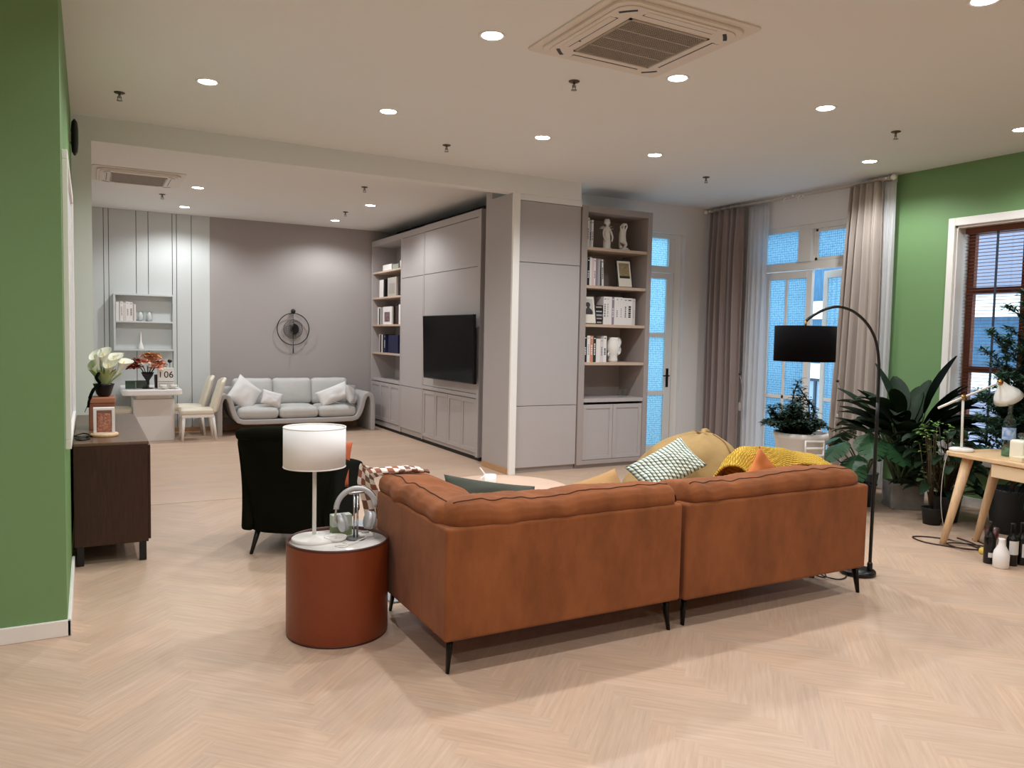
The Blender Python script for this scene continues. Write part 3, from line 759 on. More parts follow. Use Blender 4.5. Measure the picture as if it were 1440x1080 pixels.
skin('figure', [((-.01, 0, .13), .036), ((-.012, 0, .19), .040), ((-.006, 0, .245), .034), ((.006, 0, .285), .014), ((.016, 0, .318), .026), ((-.036, -.01, .262), .014), ((-.052, -.02, .30), .011), ((-.02, -.02, .325), .009), ((.034, -.01, .262), .014), ((.05, -.02, .31), .010), ((.036, -.01, .35), .009),
    ((-.028, 0, .10), .030), ((-.03, 0, .03), .020), ((.03, -.01, .10), .026), ((.05, -.02, .08), .022), ((.02, 0, .035), .016)],
    [(0,1),(1,2),(2,3),(3,4),(2,5),(5,6),(6,7),(2,8),(8,9),(9,10),(0,11),(11,12),(0,13),(13,14),(14,15)], PLASTER, st2)
MB().lathe([(0, -.012), (.028, -.004), (.03, .012), (.02, .026), (0, .03)], 12, (.018, .004, .322)).build('hair', PLASTER, st2)
# ribbed white head vase on the fourth shelf
hv = thing('head_vase', 'white ceramic head shaped vase with spiky curls on the fourth bookcase shelf', 'vase', (5.815, yb+.07, BSH[3]))
MB().lathe([(.058, 0), (.062, .03), (.056, .07), (.066, .10), (.085, .15), (.09, .20), (.08, .25), (.066, .285), (.066, .31), (.056, .31), (.052, .27)], 22, sy=.9).build('body', PLASTER, hv)
cu = MB()
for i in range(26):
    z = .10+.2*(i/26); a = radians(-60+120*((i*7) % 13)/12)
    cu.tube([(.07*cos(a), .07*sin(a), z), (.105*cos(a), .095*sin(a), z+.012)], [.014, .004], 6)
cu.build('curls', PLASTER, hv)
MB().tube([(-.08, -.02, .12), (-.098, -.03, .10), (-.094, -.03, .085), (-.075, -.02, .08)], [.012, .012, .01, .008], 8).build('nose', PLASTER, hv)
bt = thing('tall_bottle', 'slim dark framed bottle standing at left of the bookcase counter', 'bottle', (5.315, yb+.03, .86))
MB().lathe([(.020, 0), (.020, .20), (.012, .22), (.010, .26), (.014, .265), (.014, .28), (0, .28)], 12).build('body', clear_glass('olive glass', (176, 170, 140)), bt)
MB().lathe([(.0205, .02), (.0205, .17)], 12, caps=False).build('label', mat('bottle cream label', (212, 200, 170), .7), bt)
for i, x in enumerate((5.93, 6.0)):
    g = MB().lathe([(.028, 0), (.032, .002), (.034, .10), (.032, .10), (.029, .006), (0, .006)], 16).build('drinking_glass', GLASS, loc=(x, yb+.05, .86))
    tag(g, ('left' if i == 0 else 'right')+' clear tumbler of the pair on the bookcase counter', 'glass', 'tumblers on the bookcase counter')

# books of the far bookshelf: spines face -X
def far_row(specs, z, where, group): shelf_row(specs, XC+.05, 13.02, z, 'Y', where, group, .2)
far_row([(None, .12, 0, 0, 0), (W_, .16, .30, 0, None), (W_, .05, .30, 0, None), (K_, .07, .305, 0, None)], 2.22, 'the second shelf of the far bookshelf', 'books on the far bookshelf second shelf')
far_row([(None, .04, 0, 0, 0), (W_, .07, .30, 0, None), (K_, .06, .28, 0, None), (P_, .06, .29, 0, None)], 1.76, 'the third shelf of the far bookshelf', 'books on the far bookshelf third shelf')
shelf_row([(D_, .14, .30, 0, None), (W_, .08, .32, 0, None), (K_, .1, .32, 0, None), (P_, .05, .29, 0, None)], XC+.05, 12.08, 1.76, 'Y', 'third shelf of the far bookshelf, right end', 'books at the right end of the far bookshelf')
far_row([(None, .12, 0, 0, 0), (P_, .06, .31, 0, None), (D_, .08, .30, 0, None), (W_, .05, .305, 0, None), (K_, .08, .31, 0, None), ('navy', .06, .30, 0, W_)], 1.285, 'the fourth shelf of the far bookshelf', 'books on the far bookshelf fourth shelf')
def faceout(loc, w, h, cm, lab, cat='book', name='book', im=None):
    t = thing(name, lab, cat, loc)
    MB().box(0, .03, -w/2, w/2, 0, h).build('cover', cm, t, bevel=.002)
    if im:
        MB().box(-.002, 0, -w*.3, w*.3, h*.16, h*.7).build('picture', im, t)
faceout((XC+.07, 12.33, 2.22), .42, .32, mat('book cover pale taupe', (176, 168, 160), .6), 'pale taupe book standing face out on the second shelf of the far bookshelf', im=mat('book cover taupe print', (158, 150, 142), .6))
faceout((XC+.06, 12.52, 1.76), .44, .30, WHITE, 'white picture book with dark floral cover on the third shelf of the far bookshelf', im=mat('floral print', (130, 104, 110), .7, var=.7, vscale=22))
faceout((XC+.06, 12.22, 1.285), .46, .30, BM['navy'], 'wide navy book standing face out on the fourth shelf of the far bookshelf')
b1 = tag(MB().box(0, .2, -.22, .22, 0, .11).build('storage_box', WHITE, loc=(XC+.06, 12.55, 2.655), bevel=.004), 'white lidded box on the top shelf of the far bookshelf', 'box')
b2 = tag(MB().box(0, .2, -.14, .14, 0, .09).build('storage_box', mat('sage box', (150, 156, 146), .6), loc=(XC+.06, 12.15, 2.655), bevel=.004), 'grey green box beside the white box on the far bookshelf', 'box')
cp = thing('lidded_jar', 'white lidded jar at right of the top shelf of the far bookshelf', 'jar', (XC+.14, 11.86, 2.655))
MB().lathe([(.08, 0), (.10, .04), (.10, .12), (.08, .14)], 18).build('body', WHITE, cp)
MB().lathe([(.085, .14), (.06, .17), (.015, .185), (.02, .21), (0, .215)], 18).build('lid', WHITE, cp)

# ------------------------------------------------------------------ niche shelf on the back wall
ws = thing('wall_shelf', 'pale two tier box shelf hung on the boarded back wall over the dining table', 'wall shelf', (.75, YB-.006, 1.27))
s = MB(); s.box(-.42, -.39, -.15, 0, 0, .86).box(.39, .42, -.15, 0, 0, .86).box(-.39, .39, -.15, 0, .83, .86).box(-.39, .39, -.15, 0, 0, .025).box(-.39, .39, -.012, 0, .025, .83)
s.build('case', PALE, ws, bevel=.003)
MB().box(-.39, .39, -.15, -.012, .425, .45).build('shelf', PALE, ws, bevel=.002)
shelf_row([(W_, .042, .28, 0, None), (P_, .014, .27, 0, None), (W_, .042, .285, 0, P_), (O_, .034, .27, 0, None), (W_, .05, .285, 0, P_), (W_, .045, .28, 0, G_), (P_, .02, .26, 0, None), (W_, .022, .25, 0, None)], .365, YB-.145, 1.72, 'X', 'the wall shelf over the dining table', 'white books on the wall shelf', .12)
for i, x in enumerate((.70, .82)):
    t = thing('glass_jar', ('left' if i == 0 else 'right')+' clear jar with a white egg shape inside on the wall shelf', 'jar', (x, YB-.085, 1.72), 0, 'glass jars on the wall shelf')
    MB().lathe([(.045, 0), (.047, .005), (.047, .15), (.044, .15), (.044, .006), (0, .006)], 16).build('jar', GLASS, t)
    MB().lathe([(.025, .007), (.036, .03), (.034, .08), (.018, .13), (0, .14)], 14).build('filling', WHITE, t)
v = tag(MB().lathe([(.038, 0), (.04, .01), (.03, .06), (.014, .11), (.009, .2), (.008, .25), (.012, .26), (.005, .26)], 18).build('bud_vase', WHITE, loc=(.70, YB-.08, 1.295)), 'slim white bud vase on the lower tier of the wall shelf', 'vase')

# ------------------------------------------------------------------ wall clock
ck = thing('wall_clock', 'black ring wall clock with hanging rod on the taupe wall above grey sofa', 'clock', (2.99, YB, 1.65))
def circ(r, y, n=48): return [(r*cos(2*pi*i/n), y, r*sin(2*pi*i/n)) for i in range(n)]
MB().tube(circ(.262, -.06), .008, 6, closed=True).build('outer_ring', BLACK, ck)
MB().tube(circ(.155, -.05), .004, 6, closed=True).build('inner_ring', BLACK, ck)
mesh_ = MB()
for i in range(30):
    a = 2*pi*i/30; mesh_.tube([(.02*cos(a), -.05, .02*sin(a)), (.155*cos(a), -.05, .155*sin(a))], .0026, 4)
for r in (.05, .08, .11, .135): mesh_.tube(circ(r, -.05, 28), .0024, 4, closed=True)
mesh_.build('wire_disc', mat('dark bronze wire', (58, 50, 46), .5), ck)
hd = MB(); poly = [(.095*sin(pi*i/16), .095*cos(pi*i/16)) for i in range(17)]
hd.prism(poly, .052, .060, Matrix.Rotation(radians(90), 4, 'X')); hd.build('half_disc', BLACK, ck)
MB().tube([(0, -.065, .295), (0, -.065, -.28)], .0045, 6).build('rod', BLACK, ck)
MB().tube([(0, -.065, -.28), (0, -.065, -.40)], .0095, 8).build('pendulum', BLACK, ck)
MB().lathe([(0, -.04), (.03, -.028), (.04, 0), (.03, .028), (0, .04)], 16, (0, -.055, .295)).build('ball', BLACK, ck)
MB().tube([(0, -.072, 0), (-.05, -.072, .05)], .006, 6).build('hour_hand', BLACK, ck)
MB().tube([(0, -.074, 0), (0, -.074, .10)], .004, 6).build('minute_hand', BLACK, ck)
MB().cyl((0, 0, 0), (0, -.076, 0), .014, n=12).build('hub', BLACK, ck)

# ------------------------------------------------------------------ grey leather sofa at the back wall
gs = thing('grey_sofa', 'light grey leather three seat sofa with curved arms against the taupe wall', 'sofa', (2.93, 12.70, 0))
def band(path, y0, y1, th):
    mb = MB(); P = [Vector((x, 0, z)) for x, z in path]; n = len(P); ou = []; inn = []
    for i, p in enumerate(P):
        t = (P[min(n-1, i+1)]-P[max(0, i-1)]).normalized(); nn = Vector((-t.z, 0, t.x))
        ou.append(p+nn*th/2); inn.append(p-nn*th/2)
    ring = ou+inn[::-1]
    vs = [(p.x, y0, p.z) for p in ring]+[(p.x, y1, p.z) for p in ring]; k = len(ring)
    fs = [(i, (i+1) % k, k+(i+1) % k, k+i) for i in range(k)]
    for i in range(n-1):
        fs.append((i+1, i, k-1-i, k-2-i)); fs.append((k+i, k+i+1, k+k-2-i, k+k-1-i))
    return mb.add(vs, fs, True)
half = [(1.20, 0), (1.20, .20), (1.20, .42), (1.192, .52), (1.165, .585), (1.12, .61), (1.075, .585), (1.045, .52), (1.015, .40), (.975, .29), (.925, .225), (.85, .205), (.6, .20), (.3, .20)]
path = [(-x, z) for x, z in half]+[(0, .20)]+half[::-1]
band(path, -.36, .40, .075).build('shell', GREYSHELL, gs, bevel=.012, seg=3)
MB().soft(-1.12, 1.12, .28, .42, .20, .72, .05, 12).build('back_rest', GREYSHELL, gs)
for i, x in enumerate((-.62, 0, .62)):
    MB().soft(x-.31, x+.31, -.34, .26, .245, .415, .07, 14, puff=.04, wr=.006, seed=i).build('seat_cushion', GREYLEATHER, gs)
    M = T((x, .20, .42), (radians(-10), 0, 0))
    MB().soft(-.315, .315, -.09, .09, 0, .43, .07, 14, wr=.006, seed=i+9, pside=.03, M=M).build('back_cushion', GREYLEATHER, gs)
def cushion(name, lab, loc, rot, w, h, t, m, seed=0, group=None, piping=None):
    o = MB().pillow(w, h, t, 16, None, .012, seed).build(name, m, loc=loc)
    o.rotation_euler = rot
    tag(o, lab, 'cushion', group); return o
cushion('throw_pillow', 'large white square cushion tilted at the left end of the grey leather sofa', (2.13, 12.58, .62), (radians(72), radians(38), radians(8)), .46, .46, .16, PILW, 1)
cushion('throw_pillow', 'small white cushion in front of the large one on the left grey sofa seat', (2.52, 12.47, .55), (radians(70), radians(16), 0), .32, .24, .13, PILW, 2)
cushion('throw_pillow', 'white cushion lying slanted on the right seat of the grey leather sofa', (3.52, 12.52, .60), (radians(62), radians(-20), radians(4)), .56, .28, .17, PILW, 3)
cushion('throw_pillow', 'grey white cushion standing against the right arm of the grey sofa', (3.80, 12.50, .58), (radians(75), radians(10), radians(60)), .36, .32, .15, mat('cushion grey white', (204, 203, 202), .85), 4)

# ------------------------------------------------------------------ dining corner
dt = thing('dining_table', 'white dining table with thick rounded top on a slab pedestal by the boarded wall', 'table', (.79, 12.55, 0))
def rrect(w, h, r, n=6):
    out = []
    for cx, cy, a0 in ((w/2-r, h/2-r, 0), (-w/2+r, h/2-r, 90), (-w/2+r, -h/2+r, 180), (w/2-r, -h/2+r, 270)):
        for k in range(n+1):
            a = radians(a0+90*k/n); out.append((cx+r*cos(a), cy+r*sin(a)))
    return out
MB().prism(rrect(.78, 1.12, .09), .665, .75).build('table_top', mat('white lacquer', (238, 236, 236), .25), dt, bevel=.018, seg=3)
ped = MB().prism([(x+.03, y) for x, y in rrect(.52, .80, .04)], 0, .02).prism([(x+.03, y) for x, y in rrect(.54, .78, .06)], .02, .60).prism([(x+.03, y) for x, y in rrect(.46, .70, .05)], .60, .665)
ped.build('pedestal', mat('white pedestal lacquer', (228, 224, 222), .4), dt, bevel=.006)
def dining_chair(lab, loc, rz):
    t = thing('dining_chair', lab, 'chair', loc, rz, 'cream dining chairs')
    # faces local +X; seat 0.46
    MB().soft(-.22, .24, -.22, .22, .385, .465, .03, 8, puff=.012).build('seat', CREAM, t)
    b = MB(); b.grid(lambda u, v: (-.20-.06*sin(pi*u)-.13*v, (u-.5)*(.44-.06*v*v), .42+.49*v - .05*(2*u-1)**2*v), 8, 8)
    b.build('backrest', CREAM, t, solid=.045, bevel=.012)
    MB().box(-.21, .22, -.21, .21, .345, .39).build('apron', WHITE, t, bevel=.004)
    for sx_, sy_ in ((1, 1), (1, -1), (-1, 1), (-1, -1)):
        MB().tube([(sx_*.195, sy_*.185, .36), (sx_*.215+(-.03 if sx_ < 0 else 0), sy_*.19, 0)], [.025, .016], 8).build('leg', WHITE, t)
    return t
c1 = dining_chair('cream dining chair right of the white table, nearer of the two beside the sofa', (1.38, 12.10, 0), pi)
dup(c1, (1.30, 12.72, 0), pi, 'cream dining chair right of the white table, partly hidden behind the nearer one')
dup(c1, (.31, 12.50, 0), 0, 'cream dining chair at left of the white table behind the flower box')
# flowers in a black goblet
gv = thing('flower_vase', 'black goblet vase of dusky orange and red flowers on the white dining table', 'vase', (.74, 12.25, .75))
MB().lathe([(.075, 0), (.075, .008), (.02, .016), (.016, .09), (.03, .13), (.07, .19), (.085, .235), (.075, .235), (.05, .19)], 18).build('goblet', BLACK, gv)
fl_cols = [mat('petal rust', (150, 66, 48), .8), mat('petal peach', (238, 184, 156), .8), mat('petal amber', (226, 170, 116), .8), mat('petal blush', (232, 188, 168), .8)]
fls = [MB() for _ in fl_cols]
for i in range(22):
    a = random.uniform(0, 2*pi); r = sqrt(random.random()); cx, cy, cz = .20*r*cos(a), .12*r*sin(a), .31+.17*(1-r*r)+random.uniform(-.07, .03)
    k = 0 if cx < -.05 and random.random() < .6 else random.choice((1, 2, 3, 1))
    fb = MB()
    for j in range(13):
        b = 2*pi*j/6.5+a
        fb.leaf((cx, cy, cz), (cos(b), sin(b), .2+.09*j), random.uniform(.08, .12), .07, .7, .2, 4)
    fb.build('bloom', fl_cols[k], gv)
sm_ = MB()
for i in range(12):
    a = 2*pi*i/12; sm_.tube([(.02*cos(a), .02*sin(a), .18), (.12*cos(a), .08*sin(a), .33)], .004, 5)
sm_.build('stems', STEMM, gv)
blkpot = tag(MB().lathe([(.075, 0), (.08, .01), (.085, .19), (.078, .19), (.07, .02), (0, .02)], 18).build('black_pot', mat('smoke black', (58, 54, 52), .4), loc=(.92, 12.42, .75)), 'smoky black pot behind the flower goblet on the dining table', 'pot')
tg = thing('dried_sprig', 'thin black wire sprig with a round head behind the calendar on the dining table', 'ornament', (1.05, 12.45, .75))
MB().lathe([(.03, 0), (.03, .01), (0, .012)], 12).tube([(0, 0, .01), (0, 0, .36)], .004, 6).build('stem', BLACK, tg)
MB().lathe([(0, -.03), (.028, -.012), (.034, .005), (.02, .025), (0, .028)], 10, (0, 0, .385)).build('head', BLACK, tg)
def text_mesh(s, size, m, parent, M, name='digits', ext=.001):
    cu_ = bpy.data.curves.new('t', 'FONT'); cu_.body = s; cu_.size = size; cu_.extrude = ext; cu_.align_x = 'CENTER'; cu_.align_y = 'CENTER'
    tmp = bpy.data.objects.new('t', cu_); COL.objects.link(tmp)
    bpy.context.view_layer.update()
    me = bpy.data.meshes.new_from_object(tmp.evaluated_get(bpy.context.evaluated_depsgraph_get()))
    bpy.data.objects.remove(tmp)
    me.transform(M); me.materials.clear(); me.materials.append(m)
    o = bpy.data.objects.new(name, me); COL.objects.link(o); o.parent = parent; return o
cal = thing('desk_calendar', 'white flip calendar showing 1 06 on the dining table beside flowers', 'calendar', (.97, 12.16, .75))
MB().box(-.105, .105, 0, .05, 0, .30).build('board', WHITE, cal, bevel=.006)
MB().box(-.105, .105, -.004, 0, .10, .105).build('rail', STEEL, cal)
RX = Matrix.Rotation(radians(90), 4, 'X')
text_mesh('1', .12, BLACK, cal, T((-.07, -.002, .20))@RX)
text_mesh('06', .13, BLACK, cal, T((.04, -.002, .20))@RX)
rows = MB()
for j in range(3):
    for i in range(9): rows.box(-.09+i*.021, -.079+i*.021, -.002, 0, .025+j*.022, .036+j*.022)
rows.build('date_row', mat('print pale brown', (160, 144, 140), .8), cal)
for nm, x, y, w, d, h, mm, lab in (('tin_box', .52, 12.30, .13, .10, .11, mat('green tin', (66, 86, 70), .5), 'dark green tin at left of the flower goblet on the dining table'), ('tin_box', .66, 12.36, .13, .10, .11, mat('sage tin', (92, 106, 92), .5), 'sage green tin right of the dark green one behind the goblet stem')):
    t = thing(nm, lab, 'tin', (x, y, .75)); MB().box(-w/2, w/2, -d/2, d/2, 0, h-.02).build('body', mm, t, bevel=.004); MB().box(-w/2-.002, w/2+.002, -d/2-.002, d/2+.002, h-.02, h).build('lid', mm, t, bevel=.003)
for i, (x, y) in enumerate(((.93, 12.07), (1.07, 12.10))):
    t = thing('tea_cup', ('left' if i == 0 else 'right')+' white cup with saucer at the front right of the dining table', 'cup', (x, y, .75))
    MB().lathe([(.03, 0), (.065, .010), (.07, .014), (.03, .010), (0, .010)], 18).build('saucer', WHITE, t)
    MB().lathe([(.022, .012), (.04, .03), (.046, .06), (.043, .06), (.036, .03), (0, .018)], 18).build('bowl', WHITE, t)
    MB().tube(catmull([(.04, 0, .05), (.062, 0, .048), (.06, 0, .03), (.036, 0, .026)], 4), .004, 6).build('handle', WHITE, t)

# ------------------------------------------------------------------ walnut sideboard and what stands on it
sb = thing('sideboard', 'dark walnut sideboard on short legs along the green left wall', 'sideboard', (.12, 6.82, 0))
X0, X1, Y0, Y1, Z0, Z1 = -.098, .352, 5.85, 7.785, .133, .833
MB().box(X0, X1, Y0, Y1, Z0, Z1-.02).build('carcass', WALNUT, sb, world=True, bevel=.004)
MB().box(X0, X1+.004, Y0-.004, Y1, Z1-.02, Z1).build('top', WALNUTT, sb, world=True, bevel=.003)
for i in range(4):
    a = Y0+.015+i*.4775; m = MB(); m.box(X1, X1+.016, a, a+.47, Z0+.015, Z1-.03); d_ = m.build('door', WALNUT, sb, world=True, bevel=.003)
for x in (X0+.035, X1-.035):
    for y in (Y0+.035, Y1-.04): MB().box(x-.022, x+.022, y-.022, y+.022, 0, Z0).build('leg', BLACK, sb, world=True, bevel=.003)
bx_ = thing('storage_cube', 'tan leatherette storage cube on the walnut sideboard under the calla lilies', 'box', (.085, 6.70, .833))
MB().box(-.088, .088, -.10, .10, 0, .20).build('body', BOXB, bx_, bevel=.006)
MB().box(-.091, .091, -.103, .103, .20, .245).build('lid', mat('tan leatherette lid', (168, 108, 80), .6), bx_, bevel=.008)
ca = thing('calla_pot', 'white calla lilies in a black bow tied pot on the tan storage cube', 'flower pot', (.10, 6.70, 1.078))
MB().lathe([(.035, .0), (.05, .02), (.07, .085), (.075, .10), (.06, .10), (.05, .03)], 16).build('pot', BLACK, ca)
lv = MB()
callas = [(-.05, -.02, .27, -.5, -.2), (.0, -.03, .29, -.1, -.4), (-.02, .02, .30, -.2, .3), (.06, -.02, .26, .5, -.3), (.12, -.01, .23, 1.0, -.1), (.03, -.05, .21, .2, -.7), (-.06, .0, .20, -.7, -.2), (.07, .04, .28, .5, .4)]
bl_ = MB(); st_ = MB(); sp_ = MB()
for (x, y, z, dx, dy) in callas:
    st_.tube(catmull([(x*.15, y*.15, .07), (x*.5, y*.5, z*.55), (x, y, z-.05)], 4), .007, 6)
    d = Vector((dx*.5, dy*.5, .9)).normalized(); u = d.orthogonal().normalized(); w = d.cross(u)
    def cone(a, b, x=x, y=y, z=z, d=d, u=u, w=w):
        th = 2*pi*a; r = .008+.042*b**1.6*(1+.35*cos(th)); l = -.07+.12*b+.03*b*b*cos(th)
        return Vector((x, y, z))+d*l+u*r*cos(th)+w*r*sin(th)
    bb_ = MB(); bb_.grid(cone, 14, 6); bb_.build('bloom', mat('calla white', (240, 240, 226), .6), ca)
    sp_.tube([Vector((x, y, z))-d*.03, Vector((x, y, z))+d*.045], [.006, .004], 6)
st_.build('stems', mat('calla stem green', (150, 166, 92), .5), ca)
sp_.build('spadices', mat('calla spadix', (214, 190, 90), .6), ca)
for i in range(10):
    a = 2*pi*i/10; lv.leaf((.03*cos(a), .03*sin(a), .09), (cos(a)*.5, sin(a)*.5, 1), .14, .045, .3, .2, 5)
lv.build('leaves', mat('calla leaf', (168, 178, 118), .5), ca)
rb = MB(); rb.tube(catmull([(-.03,-.08,.10),(-.07,-.09,.06),(-.10,-.09,-.02),(-.105,-.10,-.07)],4),[.02]*4+[.026]*4+[.018]*5,8,flat=.3); rb.tube(catmull([(-.03,-.08,.11),(-.05,-.09,.15),(-.03,-.085,.19)],4),[.02]*4+[.018]*4+[.004],8,flat=.3); rb.grid(lambda u, v: (-.03-.05*v-.05*v*v, -.075-.02*u, .09-.03*v+.05*v*(1-v)-.17*v*v), 4, 8); rb.grid(lambda u, v: (-.02-.04*v, -.078+.02*u, .08+.12*v*(1-v)+.06*v), 4, 6)
rb.build('bow', BLACKF, ca, solid=.004)
hg = thing('grain_lamp', 'white framed case of reddish grains on a round wooden base on the sideboard', 'ornament', (.092, 6.22, .833))
MB().lathe([(.088, 0), (.092, .006), (.092, .018), (.086, .024), (0, .024)], 28).build('base', OAK, hg)
fr = MB(); fr.box(-.068, -.048, -.03, .03, .024, .205).box(.048, .068, -.03, .03, .024, .205).box(-.05, .05, -.03, .03, .186, .205).box(-.05, .05, -.03, .03, .024, .03).build('frame', WHITE, hg, bevel=.004)
gr = MB().soft(-.048, .048, -.024, .024, .03, .165, .012, 8, wr=.006).build('grains', mat('reddish grains', (222, 160, 132), .8, var=.6, vscale=75, bump=.6, bscale=200, rgb2=(140, 72, 54)), hg); gr['kind'] = 'stuff'
MB().box(-.05, .05, -.029, -.027, .03, .191).build('front_pane', clear_glass('thin glass', (254, 254, 254), 0, .02), hg)
cb = MB()
cb.tube(catmull([(-.09, 6.10, .84), (-.03, 6.14, .841), (.0, 6.06, .838), (-.05, 6.0, .838), (-.08, 6.06, .838), (-.02, 6.12, .846), (.02, 6.18, .84)], 6), .005, 6)
cb.tube(catmull([(-.095, 6.24, .838), (-.04, 6.28, .85), (.0, 6.2, .846), (-.06, 6.12, .846), (-.09, 6.16, .845)], 6), .005, 6)
tag(cb.build('power_cable', BLACK, loc=(0, 0, .833), world=True), 'tangled dark cable lying on the near end of the walnut sideboard', 'cable')

# ------------------------------------------------------------------ tan suede corner sofa (two modules)
def leg_mb(x, y, sx_, sy_):
    m = MB(); m.tube([(x+.02*sx_, y+.02*sy_, .185), (x, y, 0)], [.028, .014], 8, flat=.6); return m
def cushion_seam(pts): return MB().tube(pts, .0032, 6)
sl = thing('corner_sofa', 'tan suede corner sofa module with left arm, beside the terracotta drum table', 'sofa', (2.13, 3.75, 0))
ZB, ZT = .175, .71
body = MB().prism([(1.432, 3.215), (2.835, 3.215), (2.835, 3.33), (1.55, 3.33), (1.55, 4.20), (1.432, 4.20)], ZB, ZT)
body.build('back_frame', SUEDE, sl, world=True, bevel=.016, seg=4)
MB().soft(1.545, 2.835, 3.32, 4.26, ZB, .36, .03, 8).build('seat_frame', SUEDE, sl, world=True)
MB().soft(1.72, 2.835, 3.52, 4.27, .35, .47, .05, 12, puff=.02, wr=.006, seed=5).build('seat_cushion', SUEDE, sl, world=True)
def roll_cushion(a0, a1, axis, seed, end0=.06, end1=.06, lift=None):
    """slumped top cushion along an axis: profile in (across, z), across=0 at the outer frame face"""
    prof = [(.014, .700), (-.004, .726), (.002, .758), (.024, .782), (.060, .797), (.115, .803), (.18, .798), (.25, .784), (.32, .758), (.36, .71), (.36, .60), (.32, .48), (.20, .44), (.12, .55), (.06, .66)]
    n = len(prof); N = 90; mb = MB()
    cx = sum(p[0] for p in prof)/n; cz = .70
    def fn(u, v):
        k = u*n; i = int(k) % n; f = k-int(k); p = prof[i]; q = prof[(i+1) % n]
        x, z = p[0]+(q[0]-p[0])*f, p[1]+(q[1]-p[1])*f
        t = a0+(a1-a0)*v
        e = min((t-a0)/end0, (a1-t)/end1, 1.0); e = sqrt(max(0, 1-(1-max(0, e))**2))
        x = cx+(x-cx)*(.30+.70*e); z = .705+(z-.705)*(.25+.75*e) if z > .705 else z
        z += (lift(t) if lift else 0)*(max(0, z-.70)/.11)
        pk = noise.noise(Vector((t*9+seed*3, 1.7, x*2.0)))
        cr = -abs(noise.noise(Vector((t*6+x*5+seed, x*3, seed))))
        x += cr*.018*(1 if x < cx else -1) if z > .705 else 0; z += (pk*.010+cr*.026+.010) if z > .72 else 0
        wob = noise.noise(Vector((t*3.1+seed, x*4, z*3)))*.012+noise.noise(Vector((t*11+seed, x*6, z*9)))*.006
        z += wob*(1 if z > .71 else .2); x += noise.noise(Vector((t*7+seed, z*7, 3)))*.004
        return (t, x, z) if axis == 'X' else (x, t, z)
    mb.grid(fn, 45, N); return mb, fn
cushion_parts = []
def add_roll(parent, a0, a1, axis, ox, oy, seed, e0=.06, e1=.06, lift=None):
    mb, fn = roll_cushion(a0, a1, axis, seed, e0, e1, lift)
    mb.v = [Vector((p.x+(ox if axis == 'Y' else 0), p.y+(oy if axis == 'X' else 0), p.z)) for p in mb.v]
    c_ = mb.build('top_cushion', SUEDE, parent, world=True)
    pts = [Vector(fn(4.0/15, .03+.94*k/70)) for k in range(71)]
    pts = [Vector((p.x+(ox if axis == 'Y' else 0), p.y+(oy if axis == 'X' else 0), p.z+.001)) for p in pts]
    cushion_seam(pts).build('piping', SEAM, c_, world=True)
add_roll(sl, 1.455, 2.81, 'X', 0, 3.222, 1.0, .10, .04, lambda t: .012+.012*math.exp(-((t-1.6)/.3)**2))
add_roll(sl, 3.27, 4.23, 'Y', 1.440, 0, 5.0, .10, .06, lambda t: .02*math.exp(-((t-3.9)/.3)**2))
for x, y, a, b in ((1.476, 3.283, 1, 1), (2.798, 3.262, -1, 1), (1.52, 4.20, 1, -1), (2.79, 4.20, -1, -1)): leg_mb(x, y, a, b).build('leg', LEGM, sl, world=True)
sr = thing('corner_sofa', 'tan suede sofa module without arms, at the foot of the black arc lamp', 'sofa', (3.61, 3.75, 0))
MB().prism([(2.866, 3.215), (4.375, 3.215), (4.375, 3.33), (2.866, 3.33)], ZB-.012, ZT-.006).build('back_frame', SUEDE, sr, world=True, bevel=.018, seg=4)
MB().soft(2.866, 4.375, 3.32, 4.26, ZB-.012, .36, .03, 8).build('seat_frame', SUEDE, sr, world=True)
MB().soft(2.87, 4.37, 3.52, 4.27, .35, .47, .05, 12, puff=.02, wr=.006, seed=7).build('seat_cushion', SUEDE, sr, world=True)
add_roll(sr, 2.885, 4.365, 'X', 0, 3.222, 9.0, .05, .20, lambda t: .018*math.exp(-((t-3.95)/.38)**2)-.002)
MB().soft(3.88, 4.36, 3.60, 3.80, .46, .80, .09, 14, wr=.012, seed=8, pside=.02).build('back_cushion', SUEDE, sr, world=True)
for x, y, a, b in ((2.917, 3.283, 1, 1), (4.335, 3.232, -1, 1), (2.93, 4.20, 1, -1), (4.32, 4.20, -1, -1)): leg_mb(x, y, a, b).build('leg', LEGM, sr, world=True)

